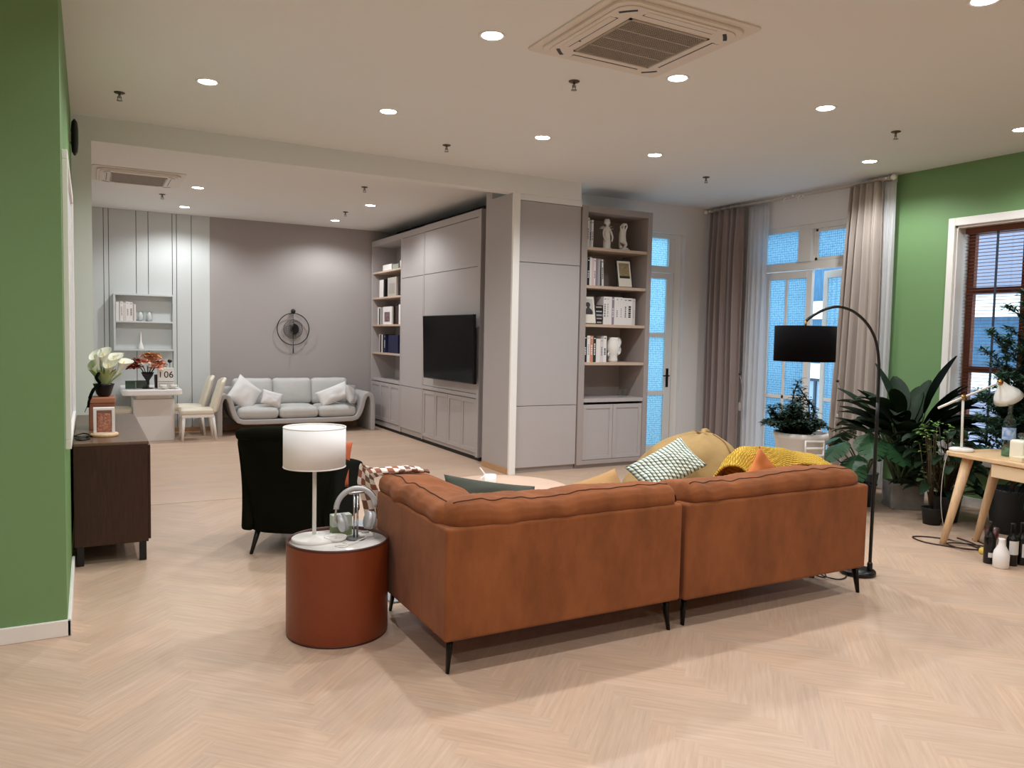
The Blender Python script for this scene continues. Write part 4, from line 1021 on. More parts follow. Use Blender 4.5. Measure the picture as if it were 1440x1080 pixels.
# cushions and throws on it
cushion('throw_pillow', 'dark sage green cushion lying in the corner of the tan sofa', (1.95, 3.76, .655), (radians(52), radians(10), radians(-6)), .56, .34, .12, DKGREEN, 11)
cushion('throw_pillow', 'ochre cushion with one corner showing over the back of the tan sofa', (2.68, 3.78, .605), (radians(58), radians(-9), radians(8)), .48, .36, .14, KHAKIB, 12)
cushion('throw_pillow', 'burnt orange cushion under the mustard knit throw on tan sofa', (3.84, 3.60, .70), (radians(80), radians(42), radians(0)), .32, .32, .08, ORANGE, 13)
yt = MB()
def yl(P, u):
    k = u*(len(P)-1); i = min(int(k), len(P)-2); f = k-i; f = f*f*(3-2*f)
    return P[i]+(P[i+1]-P[i])*f
def yfn(u, v):
    # u along the sofa; v from the front hem over the ridge and down to the seat behind
    hem = [.735, .76, .80, .755, .765, .785, .79, .785, .755]; rid = [.79, .87, .885, .895, .885, .868, .852, .835, .785]
    hy = [3.60, 3.62, 3.655, 3.56, 3.56, 3.56, 3.54, 3.51, 3.48]
    x0 = 3.71+.70*u; zh, zr, yh = yl(hem, u), yl(rid, u), yl(hy, u); yr = yh+.14
    if v < .45:
        f = v/.45; y = yh+(yr-yh)*f; z = zh+(zr-zh)*sin(f*pi/2)
    else:
        f = (v-.45)/.55; y = yr+.10*f**.6+.16*f; z = zr-(zr-.53)*f**1.7
    x = x0+.05*(1-v)*(.5-u)+.012*sin(v*7)
    z += .010*sin(x*26+y*9)*sin(pi*min(1, v*1.6+.1))+.012*noise.noise(Vector((x*5, y*7, 2)))
    return (x, y, z)
yt.grid(yfn, 60, 30)
for k in list(yt.uv): yt.uv[k] = [(a*1.6, b*1.1+.22*abs((a*3) % 2-1)) for a, b in yt.uv[k]]
tag(yt.build('knit_throw', KNITY, solid=.016, loc=(4.0, 3.8, .53), world=True), 'mustard yellow cable knit throw draped over cushions at right of tan sofa', 'blanket')
ct = MB()
def cfn(u, v):
    # v: from over the arm cushion, down the arm's front; u: across the arm
    rail = [(1.68, 4.02, .825), (1.60, 4.05, .832), (1.52, 4.10, .828), (1.45, 4.18, .80), (1.43, 4.26, .77), (1.46, 4.28, .70), (1.56, 4.29, .60), (1.58, 4.295, .47)]
    rail2 = [(1.66, 4.12, .832), (1.58, 4.16, .838), (1.50, 4.22, .832), (1.44, 4.34, .825), (1.405, 4.42, .835), (1.39, 4.42, .72), (1.42, 4.41, .60), (1.45, 4.40, .44)]
    k = v*(len(rail)-1); i = min(int(k), len(rail)-2); f = k-i
    a = Vector(rail[i]).lerp(Vector(rail[i+1]), f); b = Vector(rail2[i]).lerp(Vector(rail2[i+1]), f)
    p = a.lerp(b, u); w = .018*sin(u*9+v*4)*min(1, v*2.5)
    return (p.x+w*.3, p.y+w, p.z+.01*sin(u*7+v*11)*(1-v))
ct.grid(cfn, 16, 34)
for k in list(ct.uv): ct.uv[k] = [(a*.2, b*1.0) for a, b in ct.uv[k]]
tag(ct.build('checked_throw', CHECK, solid=.012, loc=(1.5, 4.25, .45), world=True), 'brown and white checked wool throw hung over the left arm of tan sofa', 'blanket')

# ------------------------------------------------------------------ drum side table and things on it
TX, TY, TR, TH = 1.163, 4.04, .268, .505
dtb = thing('drum_table', 'terracotta leather drum side table with a white marble top by the sofa arm', 'side table', (TX, TY, 0))
MB().lathe([(TR-.004, 0), (TR-.002, .012)], 56).build('foot_ring', MAROON, dtb)
MB().lathe([(TR-.002, .012), (TR, .02), (TR, TH-.012)], 64, caps=False).build('drum', TERRA, dtb)
MB().lathe([(TR, TH-.012), (TR+.001, TH-.004), (TR-.003, TH), (TR-.010, TH), (TR-.012, TH-.02), (TR-.012, TH-.03)], 64, caps=False).build('rim', MAROON, dtb)
MB().lathe([(0, TH-.035), (TR-.011, TH-.035), (TR-.011, TH-.018), (0, TH-.018)], 56).build('marble_top', MARBLE, dtb)
ZTB = TH-.018
lp = thing('table_lamp', 'white table lamp with drum shade on the terracotta side table', 'lamp', (1.055, 4.115, ZTB))
MB().lathe([(.118, 0), (.12, .004), (.12, .012), (.112, .018), (.02, .020), (.014, .03)], 40).build('base', WHITE, lp)
MB().tube([(0, 0, .018), (0, 0, .47)], .0105, 14).build('pole', WHITE, lp)
sh = MB(); sh.lathe([(.160, .398), (.163, .398), (.163, .612), (.160, .612), (.160, .398)], 56, caps=False)
sh.build('lamp_shade', LAMPW, lp)
MB().lathe([(0, .600), (.158, .600), (.158, .604), (0, .604)], 40).build('diffuser', LAMPW, lp)
for z in (.400, .610): MB().tube([(.162*cos(2*pi*i/48), .162*sin(2*pi*i/48), z) for i in range(48)], .0035, 6, closed=True).build('shade_ring', WHITE, lp)
MB().lathe([(.018, .44), (.02, .45), (.02, .49), (0, .50)], 14).build('bulb_holder', WHITE, lp)
ds = thing('round_dish', 'small white round dish between lamp base and headphone stand', 'dish', (1.155, 4.06, ZTB))
MB().lathe([(.045, 0), (.058, .010), (.060, .022), (.055, .022), (.04, .007), (0, .006)], 28).build('dish', WHITE, ds)
hs_ = thing('headphone_stand', 'chrome headphone stand with dark round foot on the drum table', 'stand', (1.262, 4.045, ZTB))
MB().lathe([(.052, 0), (.053, .004), (.050, .008), (0, .009)], 28).build('foot', mat('dark grey foot', (92, 92, 92), .35), hs_)
po = MB(); 
for dx in (-.009, .009): po.tube([(dx, 0, .008), (dx, 0, .252)], .0055, 10)
po.build('post', CHROME, hs_)
MB().soft(-.045, .045, -.016, .016, .248, .262, .006, 6).build('cradle', CHROME, hs_)
hp = thing('headphones', 'silver over-ear headphones hanging on the chrome headphone stand', 'headphones', (1.262, 4.045, ZTB+.262))
SILV = mat('silver plastic', (186, 188, 190), .35, metal=.25)
arc = [(.108*cos(radians(a)), 0, -.094+.108*sin(radians(a))) for a in range(2, 180, 8)]
MB().tube(arc, .009, 10, flat=1.7).build('headband', SILV, hp)
for sg in (-1, 1):
    MB().tube(catmull([(sg*.108, 0, -.088), (sg*.112, 0, -.13), (sg*.106, 0, -.165)], 4), .006, 8).build('yoke', CHROME, hp)
    Mx = T((sg*.076, 0, -.166), (0, radians(90+sg*14), 0))
    e = MB(); e.lathe([(0, -.022), (.036, -.022), (.043, -.014), (.043, .0), (.040, .006)], 22, (0, 0, 0), Mx, sx=1.15)
    ec = e.build('ear_cup', SILV, hp)
    MB().lathe([(.040, .004), (.044, .012), (.040, .024), (.026, .026), (.020, .016), (0, .014)], 22, (0, 0, 0), Mx@Matrix.Scale(-sg if False else 1, 4), sx=1.15).build('ear_pad', mat('grey ear pad', (158, 160, 160), .7), ec)
gb = thing('gift_box', 'pale sage green box behind the headphones on the drum table', 'box', (1.215, 4.165, ZTB))
MB().box(-.055, .055, -.03, .03, 0, .05).build('base', mat('sage green card', (120, 132, 92), .6), gb, bevel=.003)
MB().box(-.055, .055, -.03, .03, .05, .115).build('sleeve', mat('pale grey card', (188, 194, 184), .6), gb, bevel=.003)
eb = thing('earbud_case', 'small white clear-topped case at right of the headphone stand foot', 'case', (1.325, 4.075, ZTB))
MB().soft(-.04, .04, -.028, .028, 0, .02, .008, 8).build('case', WHITE, eb)
MB().soft(-.022, .022, -.012, .012, .02, .03, .005, 6).build('earbuds', mat('case pale grey', (198, 198, 198), .4), eb)
ccb = MB().tube(catmull([(1.175, 3.99, ZTB+.004), (1.19, 3.93, ZTB+.004), (1.15, 3.90, ZTB+.004), (1.12, 3.94, ZTB+.004), (1.18, 3.92, ZTB+.009), (1.26, 3.97, ZTB+.012), (1.32, 4.035, ZTB+.006)], 8), .0028, 6)
tag(ccb.build('charging_cable', WHITE, loc=(1.2, 3.95, ZTB), world=True), 'thin white charging cable curling across the marble table top', 'cable')

# ------------------------------------------------------------------ green velvet armchair seen from behind
ac = thing('armchair', 'dark olive velvet armchair on black tapered legs behind the drum table', 'armchair', (1.42, 5.86, 0), radians(-32))
# local: faces +Y, back at -Y
bk = MB()
def bkfn(u, v):
    w = .54+.07*v; x = (u-.5)*w; k = 2*u-1
    z = .17+.74*v; y = -.33-.14*v+.10*(k**4)+.0
    y -= .04*sin(pi*min(1, max(0, (v-.82)/.18))) 
    return (x, y, z)
bk.grid(bkfn, 14, 14)
bk.build('backrest', VELVET, ac, solid=.10, bevel=.03, seg=3)
MB().tube([(-.30, -.49, .885), (-.17, -.515, .895), (0, -.52, .90), (.17, -.515, .895), (.30, -.49, .885)], [.035, .05, .05, .05, .035], 14).build('top_roll', VELVET, ac)
for sg in (-1, 1):
    a = MB()
    def afn(u, v, sg=sg):
        y = -.36+.74*u; top = .68-.10*u**2+.18*max(0, .25-u)/.25
        return (sg*(.30+.03*v-.02*sin(pi*v)), y, .17+(top-.17)*v)
    a.grid(afn, 10, 10); a.build('arm', VELVET, ac, solid=.09, bevel=.03, seg=3)
MB().soft(-.27, .27, -.32, .40, .17, .32, .04, 8).build('seat_frame', VELVET, ac)
MB().soft(-.26, .26, -.24, .42, .32, .45, .05, 10, puff=.02).build('seat_cushion', VELVET, ac)
for sx_, sy_ in ((1, 1), (-1, 1), (1, -1), (-1, -1)):
    MB().tube([(sx_*.23, sy_*.29, .19), (sx_*.27, sy_*.34, 0)], [.022, .012], 10).build('leg', BLACK, ac)
cushion('throw_pillow', 'orange cushion with one edge showing inside the olive armchair', (1.56, 5.72, .62), (radians(72), 0, radians(-32)), .36, .34, .14, mat('terracotta cloth', (176, 88, 54), .9), 21)

# ------------------------------------------------------------------ rug, coffee table, bean bag
tag(MB().prism([(1.56, 4.30), (4.40, 4.30), (4.40, 6.35), (1.56, 6.35)], 0, .010).build('rug', RUGM, loc=(2.9, 5.3, 0), world=True), 'pale blue grey rug under the coffee table in front of tan sofa', 'rug')
ctb = thing('coffee_table', 'round pale ash coffee table in front of the tan corner sofa', 'coffee table', (2.84, 5.32, .010))
MB().lathe([(0, .372), (.50, .372), (.53, .384), (.535, .398), (.525, .41), (0, .41)], 56).build('table_top', TABP, ctb)
for i in range(3):
    a = radians(60+120*i); MB().tube([(.28*cos(a), .28*sin(a), .375), (.36*cos(a), .36*sin(a), 0)], [.032, .02], 10).build('leg', TABP, ctb)
mg = thing('mug', 'white mug with a spoon on the round pale coffee table', 'mug', (2.78, 5.42, .42))
MB().lathe([(.046, 0), (.05, .006), (.052, .085), (.047, .085), (.045, .01), (0, .01)], 22).build('cup', mat('china white', (242, 242, 240), .3), mg)
MB().tube(catmull([(-.05, 0, .07), (-.082, 0, .065), (-.08, 0, .03), (-.05, 0, .02)], 4), .006, 8).build('handle', mat('china white', (0,0,0)), mg)
sp = thing('spoon', 'white spoon leaning out of the mug on coffee table', 'spoon', (2.78, 5.42, .431))
MB().tube([(.02, 0, 0), (-.085, .01, .135)], .005, 6).build('handle', WHITE, sp)
MB().lathe([(0, 0), (.014, .006), (.016, .02), (0, .03)], 10, (.018, 0, 0), sy=.5).build('bowl', WHITE, sp)
pp = tag(MB().box(-.13, .13, -.09, .09, 0, .006).build('magazine', WHITE, loc=(2.55, 5.30, .42), rz=radians(12), bevel=.001), 'white magazine lying flat beside the mug on the coffee table', 'magazine')
bb = thing('bean_bag', 'large khaki canvas bean bag slumped behind the tan sofa', 'bean bag', (4.35, 5.0, .010))
def bbf(u, v):
    th = 2*pi*u; ph = pi*v
    r = sin(ph)**.62; z = (1-cos(ph))/2
    R = .60*(1-.42*z**1.4)
    lean = .22*z**1.6
    wr = noise.noise(Vector((cos(th)*2, sin(th)*2, z*3)))*.09+noise.noise(Vector((cos(th)*5, sin(th)*5, z*9)))*.02
    fold = .035*sin(z*15+2.5*cos(th)+1.0)*z
    return (R*r*cos(th)*(1+wr)+lean+fold, R*.86*r*sin(th)*(1+wr), max(0, .80*z**.88*(1+.5*wr)))
m = MB(); m.grid(bbf, 48, 30); b0 = m.build('bag', KHAKI, bb)
MB().tube(catmull([(.20, -.06, .78), (.26, .0, .812), (.33, .03, .80)], 4), [.02]*4+[.03]*4+[.02], 8).build('carry_loop', KHAKI, bb)
sm2 = MB().tube([Vector(bbf(.80+.02*sin(k*.3), .42+.5*k/24))+Vector((0, -.004, .002)) for k in range(25)], .006, 6); sm2.build('seam', mat('dark khaki', (140, 110, 66), .9), b0)
cushion('throw_pillow', 'white and teal striped chunky knit cushion resting on the khaki bean bag', (3.82, 4.54, .645), (radians(40), radians(-24), radians(-6)), .54, .32, .13, KNITS, 31)
cushion('throw_pillow', 'ochre cushion tucked beside bean bag and mustard throw', (4.62, 4.58, .52), (radians(60), radians(-20), radians(-12)), .42, .32, .14, KHAKIB, 32)

# ------------------------------------------------------------------ black arc floor lamp
al = thing('arc_lamp', 'black arc floor lamp with drum shade reaching over the tan sofa', 'floor lamp', (4.69, 3.505, 0))
MB().lathe([(.113, 0), (.118, .006), (.118, .024), (.112, .032), (0, .034)], 44).build('base', BLACK, al)
PY = -.06
pp_ = [(.045, .03), (.045, .60), (.045, 1.20), (.044, 1.36), (.036, 1.473), (.008, 1.585), (-.037, 1.666), (-.12, 1.745), (-.25, 1.812), (-.39, 1.838), (-.50, 1.822), (-.59, 1.791), (-.66, 1.758), (-.695, 1.735)]
pp_ = [(a, PY, c) for a, c in pp_]
MB().tube(catmull(pp_[:3], 4), .0115, 12).build('pole', BLACK, al)
MB().tube(catmull(pp_[2:], 6), .0095, 12).build('arc_arm', BLACK, al)
MB().lathe([(.016, 0), (.018, .01), (.018, .05), (.013, .06)], 14, (.045, PY, .032)).build('collar', BLACK, al)
MB().tube([(-.695, PY, 1.74), (-.695, PY, 1.69)], .007, 10).build('hanger', BRASS, al)
shd = MB().lathe([(.183, 1.480), (.186, 1.480), (.186, 1.704), (.183, 1.704), (.183, 1.480)], 60, (-.695, PY, 0), caps=False).build('lamp_shade', BLACKF, al)
MB().lathe([(0, 1.698), (.183, 1.698)], 40, (-.695, PY, 0), caps=False).build('shade_top', BLACKF, shd)
cbl = MB().tube(catmull([(4.57, 3.50, .008), (4.50, 3.46, .007), (4.43, 3.46, .007), (4.39, 3.52, .012), (4.36, 3.58, .03), (4.33, 3.55, .02), (4.36, 3.50, .02), (4.40, 3.56, .03), (4.35, 3.61, .02), (4.31, 3.56, .008), (4.28, 3.65, .007)], 7), .0045, 6)
tag(cbl.build('cable_bundle', BLACK, loc=(4.4, 3.5, 0), world=True), 'black lamp cord bunched on the floor under the right end of tan sofa', 'cord')

# ------------------------------------------------------------------ curtains on a double track
def curtain(name, lab, y0, y1, x, ztop, m, folds, amp, seed, flare=0.0, gather=None, group=None, zb=.02, cat='curtain'):
    mb = MB()
    def fn(u, v):
        z = ztop-(ztop-zb)*v
        a = amp*(.55+.45*min(1, v*6))
        ph = folds*2*pi*u+.5*noise.noise(Vector((u*4+seed, v*1.2, 0)))
        xx = x+a*sin(ph)+.35*a*sin(2.3*ph+seed)+.02*noise.noise(Vector((u*6, v*2, seed)))
        c = (y0+y1)/2; w = (y1-y0)
        k = 1+flare*v-(gather(v) if gather else 0)
        return (xx, c+(u-.5)*w*k+(flare*w*.25*v), z)
    mb.grid(fn, 120, 26)
    o = mb.build(name, m, solid=.004, loc=(x, (y0+y1)/2, zb), world=True)
    return tag(o, lab, cat, group)
ZR = 3.36
rod = thing('curtain_track', 'pale double curtain track with rings along the balcony wall under ceiling', 'curtain rod', (7.60, 6.85, ZR))
for dx in (0, .08): MB().tube([(dx, 1.48, .03), (dx, -1.36, .03)], .014, 10).build('rod', mat('track pale', (196, 186, 178), .4), rod)
for yy in (1.42, -.03, -1.30):
    b = MB(); b.box(-.02, .15, yy-.012, yy+.012, .02, .04).box(.13, .15, yy-.02, yy+.02, 0, .075); b.build('bracket', WHITE, rod)
for yy in (1.50, -1.38):
    MB().lathe([(0, -.035), (.024, -.025), (.032, 0), (.024, .025), (0, .035)], 14, (0, 0, 0), T((0, yy, .03), (radians(90), 0, 0))).build('finial', WHITE, rod)
for yy in (.08, -.14):
    m = MB(); m.tube([(0, yy, .03), (-.02, yy+.03, -.01), (.0, yy+.02, -.05)], .007, 6); m.tube([(0, yy, .045), (.03, yy-.02, .0)], .006, 6); m.build('cord_hook', WHITE, rod)
rgm = MB()
for i in range(7): rgm.tube([(.022*cos(2*pi*k/12), -1.0-.055*i, .03+.022*sin(2*pi*k/12)) for k in range(12)], .004, 5, closed=True)
for i in range(9): rgm.tube([(.022*cos(2*pi*k/12), .82+.07*i, .03+.022*sin(2*pi*k/12)) for k in range(12)], .004, 5, closed=True)
rgm.build('rings', mat('ring pale', (206, 198, 190), .4), rod)
curtain('curtain', 'long dark taupe curtain gathered left of the balcony doors', 7.62, 8.24, 7.58, ZR, CURT, 5.5, .052, 1.0)
curtain('sheer_curtain', 'white sheer curtain hanging beside the dark taupe curtain at balcony doors', 7.26, 7.60, 7.66, ZR, SHEER, 4.5, .025, 2.0)
curtain('curtain', 'long light taupe curtain gathered right of the balcony doors behind the arc lamp', 5.58, 5.98, 7.57, ZR, CURTL, 4.5, .055, 3.0, flare=.55)
curtain('sheer_curtain', 'narrow white sheer curtain between the light taupe curtain and the green wall', 5.46, 5.60, 7.64, ZR, SHEER, 2.5, .02, 4.0)
for y, lab in ((7.50, 'small dark tieback knob with tassel on the dark taupe curtain'), (5.985, 'small dark tieback knob with tassel on the light taupe curtain')):
    t = thing('curtain_tieback', lab, 'tieback', (7.50, y, 1.17))
    MB().lathe([(0, -.02), (.016, -.01), (.018, .005), (0, .016)], 12).build('knob', BLACK, t)
    MB().tube(catmull([(0, 0, -.01), (-.01, -.05, -.12), (-.01, -.06, -.25), (0, -.02, -.38)], 6), .007, 6).build('cord', CURT, t)
    MB().lathe([(.008, 0), (.014, -.02), (.02, -.11), (0, -.112)], 10, (0, -.02, -.37)).build('tassel', CURTL, t)

# ------------------------------------------------------------------ white bin with shrub
wp = thing('potted_shrub', 'bushy dark green shrub in a big white plastic bin before the balcony doors', 'potted plant', (5.70, 4.92, .0))
bin_ = MB().lathe([(.165, 0), (.175, .02), (.222, .72), (.238, .735), (.243, .755), (.237, .785), (.225, .785), (.218, .72)], 40).build('bin', WPOT, wp)
MB().lathe([(0, .73), (.218, .73)], 30, caps=False).build('soil', SOIL, wp)
hb = MB(); c0 = Vector((-.085, -.232, .655)); ex = Vector((.94, -.345, 0)); 
P = [c0-ex*.085+Vector((0,0,-.05)), c0-ex*.085+Vector((0,0,.075)), c0+ex*.085+Vector((0,0,.075)), c0+ex*.085+Vector((0,0,-.05))]
hb.tube(P, .011, 8, closed=True); hb.tube([(P[0]+P[1])/2, (P[2]+P[3])/2], .011, 8); hb.build('handle', mat('bin handle white', (236, 236, 234), .5), bin_)
fo = MB(); fo2 = MB(); ss = MB()
for i in range(46):
    a = random.uniform(0, 2*pi); r = .08+.24*random.random()
    tip = Vector((r*cos(a)*1.0-.05, r*sin(a)*1.0, 1.12-.6*r+random.uniform(-.25, .06)))
    if i < 3: tip = Vector((-.06+.05*i, .02*i, 1.25-.07*i))
    tip.z = max(tip.z, .86)
    base = Vector((.05*cos(a), .05*sin(a), .73)); mid = base.lerp(tip, .5)+Vector((.05*cos(a), .05*sin(a), .06))
    C = catmull([base, mid, tip], 6); ss.tube(C, .006, 5)
    for p in C[3:]:
        for k in range(6):
            b = random.uniform(0, 2*pi)
            tgt = fo2 if (tip.x > .1 and tip.z > .95 and random.random() < .5) else fo
            tgt.leaf(p+Vector((random.uniform(-.02,.02), random.uniform(-.02,.02), random.uniform(-.02,.02))), (cos(b), sin(b), random.uniform(-.1, .7)), random.uniform(.04, .075), .026, .5, .15, 3)
for i in range(14):
    p = Vector((.16+.022*i, -.06-.014*i, .83-.0005*i*i)); fo.leaf(p, (.6, random.uniform(-1, 1), .3), .05, .02, .5, .1, 3); fo.leaf(p, (.3, random.uniform(-1, 1), -.2), .045, .02, .5, .1, 3)
ss.tube([(.05, 0, .75), (.20, -.08, .83), (.34, -.17, .81), (.46, -.25, .75)], .005, 5)
fo.build('foliage', mat('shrub leaf', (38, 62, 46), .5, var=.4, vscale=9), wp); fo2.build('young_foliage', LEAFL, wp); ss.build('stems', STEMM, wp)

# ------------------------------------------------------------------ plants in the green corner
def big_leaf_plant(root, specs, m, name='leaves', stemm=None):
    lf_ = MB(); st_ = MB()
    for (bx, by, bz, dx, dy, dz, ln, wd, dr, stalk) in specs:
        b = Vector((bx, by, bz)); d = Vector((dx, dy, dz)).normalized()
        tip = b+Vector((d.x*.4, d.y*.4, max(d.z, .6))).normalized()*stalk
        st_.tube(catmull([b, b.lerp(tip, .5)+Vector((0, 0, .03)), tip], 5), [.013]*6+[.009]*5, 6)
        lf_.leaf(tip, d, ln, wd, dr, .22, 9)
    lf_.build(name, m, root); st_.build('stems', mat('leaf stalk', (58, 76, 40), .5), root)
pp2 = thing('bird_of_paradise_plant', 'tall dark green broad leaved plant in tilted grey concrete planter by green wall', 'potted plant', (7.04, 4.80, 0), radians(-37))
po_ = MB(); po_.box(-.15, .15, -.15, -.125, 0, .25).box(-.15, .15, .125, .15, 0, .25).box(-.15, -.125, -.125, .125, 0, .25).box(.125, .15, -.125, .125, 0, .25).box(-.125, .125, -.125, .125, 0, .03)
po_.build('planter', CONC, pp2, bevel=.006)
MB().box(-.125, .125, -.125, .125, .03, .215).build('soil', SOIL, pp2)
R37 = Matrix.Rotation(radians(37), 3, 'Z')
def rt(x, y): v_ = R37 @ Vector((x, y, 0)); return v_.x, v_.y
sp_l = []
# (world-ish direction) to the local frame by the planter's turn
random.seed(17)
SPEC = [(.10, -.40, 1.0, .62, .20, .15, .74), (.2, -.85, .75, .60, .20, .2, .70), (-.15, .45, 1.0, .60, .19, -.02, .66), (-.3, .80, .70, .52, .19, .35, .56), (.1, -1.0, .40, .62, .20, .25, .70)]
for i in range(52):
    a_ = random.uniform(0, 2*pi); el = random.uniform(.38, 1.15)
    SPEC.append((cos(a_)*.8, sin(a_)*.9, el, random.uniform(.42, .56), random.uniform(.13, .20), random.uniform(.25, .8), .34+.32*min(1, el)*random.uniform(.8, 1.1)))
for (dx, dy, dz, ln, wd, dr, stalk) in SPEC:
    if dx > .35: dx *= .5
    a, b = rt(dx, dy); sp_l.append((random.uniform(-.06, .06), random.uniform(-.06, .06), .21, a, b, dz, ln, wd, dr, stalk))
big_leaf_plant(pp2, sp_l, LEAFD)
def monstera_leaf(mb, base, d, ln, wd, droop):
    """split leaf: ribs of lobes either side of a midrib"""
    base = Vector(base); d = Vector(d).normalized(); s = d.cross(Vector((0,0,1))).normalized()
    n = 7; up = s.cross(d)
    for i in range(n):
        t0, t1 = i/n, (i+.78)/n
        def pt(t, w):
            return base+d*ln*t+s*w-Vector((0,0,1))*droop*(t*t)*ln-Vector((0,0,1))*abs(w)*.25
        w0, w1 = wd*.5*sin(pi*(t0*.86+.12))**.7, wd*.5*sin(pi*(t1*.86+.12))**.7
        for sg in (-1, 1):
            q = [pt(t0, 0), pt((i+1)/n, 0), pt((i+1)/n, sg*w1*.35), pt(t1+.05, sg*w1), pt(t0+.05, sg*w0), pt(t0, sg*w0*.35)]
            mb.add(q, [(0,1,2,3,4,5) if sg > 0 else (5,4,3,2,1,0)], True)
mo = thing('monstera_plant', 'split leaved monstera in a low dark pot in front of the tall corner plant', 'potted plant', (6.72, 5.02, 0))
MB().lathe([(.10, 0), (.13, .20), (.14, .22), (.12, .22), (.11, .18)], 24).build('pot', DPOT, mo)
MB().lathe([(0, .18), (.115, .18)], 20, caps=False).build('soil', SOIL, mo)
ml = MB(); ms = MB()
for (dx, dy, z, ln, wd) in [(-.5, -.5, .74, .30, .30), (-.6, .1, .64, .30, .28), (-.2, -.8, .68, .30, .28), (.3, -.7, .66, .30, .28), (-.3, .6, .66, .30, .30), (.1, .5, .74, .28, .28), (-.7, -.3, .45, .30, .28), (.4, -.4, .60, .28, .26), (-.5, .6, .46, .28, .26), (-.5, -.2, .52, .26, .26), (.2, .9, .50, .28, .26), (.5, .2, .60, .28, .26)]:
    b = Vector((dx*.34, dy*.34, z)); ms.tube(catmull([(0, 0, .18), (dx*.14, dy*.14, z*.72), b], 5), .007, 6)
    monstera_leaf(ml, b, (dx, dy, -.15), ln, wd, .45)
ml.build('leaves', LEAFM, mo); ms.build('stems', mat('leaf stalk', (0,0,0)), mo)
bg = tag(MB().lathe([(.12, 0), (.15, .24), (.155, .26), (.14, .26), (.13, .03), (0, .03)], 24).build('plant_pot', mat('grey green pot', (104, 112, 108), .6), loc=(7.10, 5.30, 0)), 'empty grey green pot at the foot of light taupe curtain', 'pot')

def needle_tree(lab, loc, pot, stems, m, seed, soilz):
    random.seed(seed)
    t = thing('potted_conifer', lab, 'potted plant', loc)
    MB().lathe(pot, 30).build('pot', DPOT, t); MB().lathe([(0, soilz), (pot[-1][0]-.004, soilz)], 20, caps=False).build('soil', SOIL, t)
    ne = MB(); tr = MB()
    for (tip, nb) in stems:
        tip = Vector(tip); C = catmull([(0, 0, soilz), Vector((tip.x*.25, tip.y*.25, soilz+(tip.z-soilz)*.5)), tip], 10); tr.tube(C, [.016-.0005*i for i in range(len(C))], 6)
        for k in range(nb):
            f = .35+.65*k/nb; p = C[min(len(C)-1, int(f*(len(C)-1)))]; a = k*2.4+seed
            L = .34*(1.15-f)+.08; q = p+Vector((cos(a)*L, sin(a)*L, .10+.06*random.random()))
            B = catmull([p, p.lerp(q, .5)+Vector((0,0,.02)), q], 4); tr.tube(B, .004, 4)
            for r in B:
                for j in range(15):
                    b = random.uniform(0, 2*pi); o = r+Vector((random.uniform(-.02,.02), random.uniform(-.02,.02), random.uniform(-.02,.02)))
                    ne.leaf(o, (cos(b), sin(b), random.uniform(-.2, .8)), random.uniform(.05, .085), .019, .2, .1, 2)
    ne.build('foliage', m, t); tr.build('trunk', STEMM, t); return t
POT1 = [(.15, 0), (.185, .36), (.195, .38), (.18, .38), (.17, .30)]
needle_tree('feathery blue green conifer in a dark slate pot before the garden window', (6.98, 3.74, 0), POT1, [((.02, -.05, 1.98), 22), ((-.22, .02, 1.62), 14), ((.22, -.2, 1.75), 14), ((-.05, -.25, 1.55), 14), ((-.1, .12, 1.15), 12), ((.1, .0, 1.0), 10)], LEAFC, 3, .32)
lp2 = thing('leafy_plant', 'low leafy green plant in a grey pot under the ash desk', 'potted plant', (6.86, 4.26, 0))
MB().lathe([(.11, 0), (.14, .22), (.145, .24), (.13, .24), (.12, .2)], 22).build('pot', DPOT, lp2)
l_ = MB(); s_ = MB(); random.seed(5)
for i in range(90):
    a = random.uniform(0, 2*pi); r = random.uniform(.05, .30); p = Vector((r*cos(a), r*sin(a), random.uniform(.28, .84)))
    s_.tube([(0, 0, .2), p*.6+Vector((0,0,.1)), p], .004, 4)
    l_.leaf(p, (cos(a), sin(a), .2), random.uniform(.16, .26), .10, .7, .2, 5)
l_.build('leaves', LEAFD, lp2); s_.build('stems', STEMM, lp2)
lp3 = thing('leafy_plant', 'bright green small leaved plant on tall stems beside the lamp end of the desk', 'potted plant', (6.62, 4.22, 0))
MB().lathe([(.07, 0), (.085, .14), (.09, .15), (.08, .15), (.075, .12)], 20).build('pot', mat('black nursery pot', (30, 32, 32), .6), lp3)
l_ = MB(); s_ = MB()
for i in range(70):
    a = random.uniform(0, 2*pi); r = .14*sqrt(random.random()); p = Vector((r*cos(a), r*sin(a), random.uniform(.62, .92)))
    if i % 5 == 0: s_.tube([(0, 0, .12), p*.5, p], .004, 4)
    l_.leaf(p, (cos(a), sin(a), .3), random.uniform(.04, .07), .03, .5, .2, 3)
l_.build('leaves', LEAFL, lp3); s_.build('stems', STEMM, lp3)
gp = thing('fern_plant', 'dark drooping leafy plant in a grey concrete pot at the right edge under the desk', 'potted plant', (6.66, 3.22, 0))
MB().lathe([(.15, 0), (.16, .02), (.16, .36), (.148, .36), (.14, .30)], 28).build('pot', CONC, gp)
l_ = MB(); s_ = MB()
for i in range(40):
    a = random.uniform(0, 2*pi); r = .10+.1*random.random(); p = Vector((r*cos(a), r*sin(a), random.uniform(.42, .62)))
    s_.tube([(0, 0, .30), p*.6+Vector((0,0,.15)), p], .004, 4); l_.leaf(p, (cos(a), sin(a), .1), random.uniform(.18, .28), .05, 1.3, .2, 6)
l_.build('leaves', LEAFD, gp); s_.build('stems', STEMM, gp)

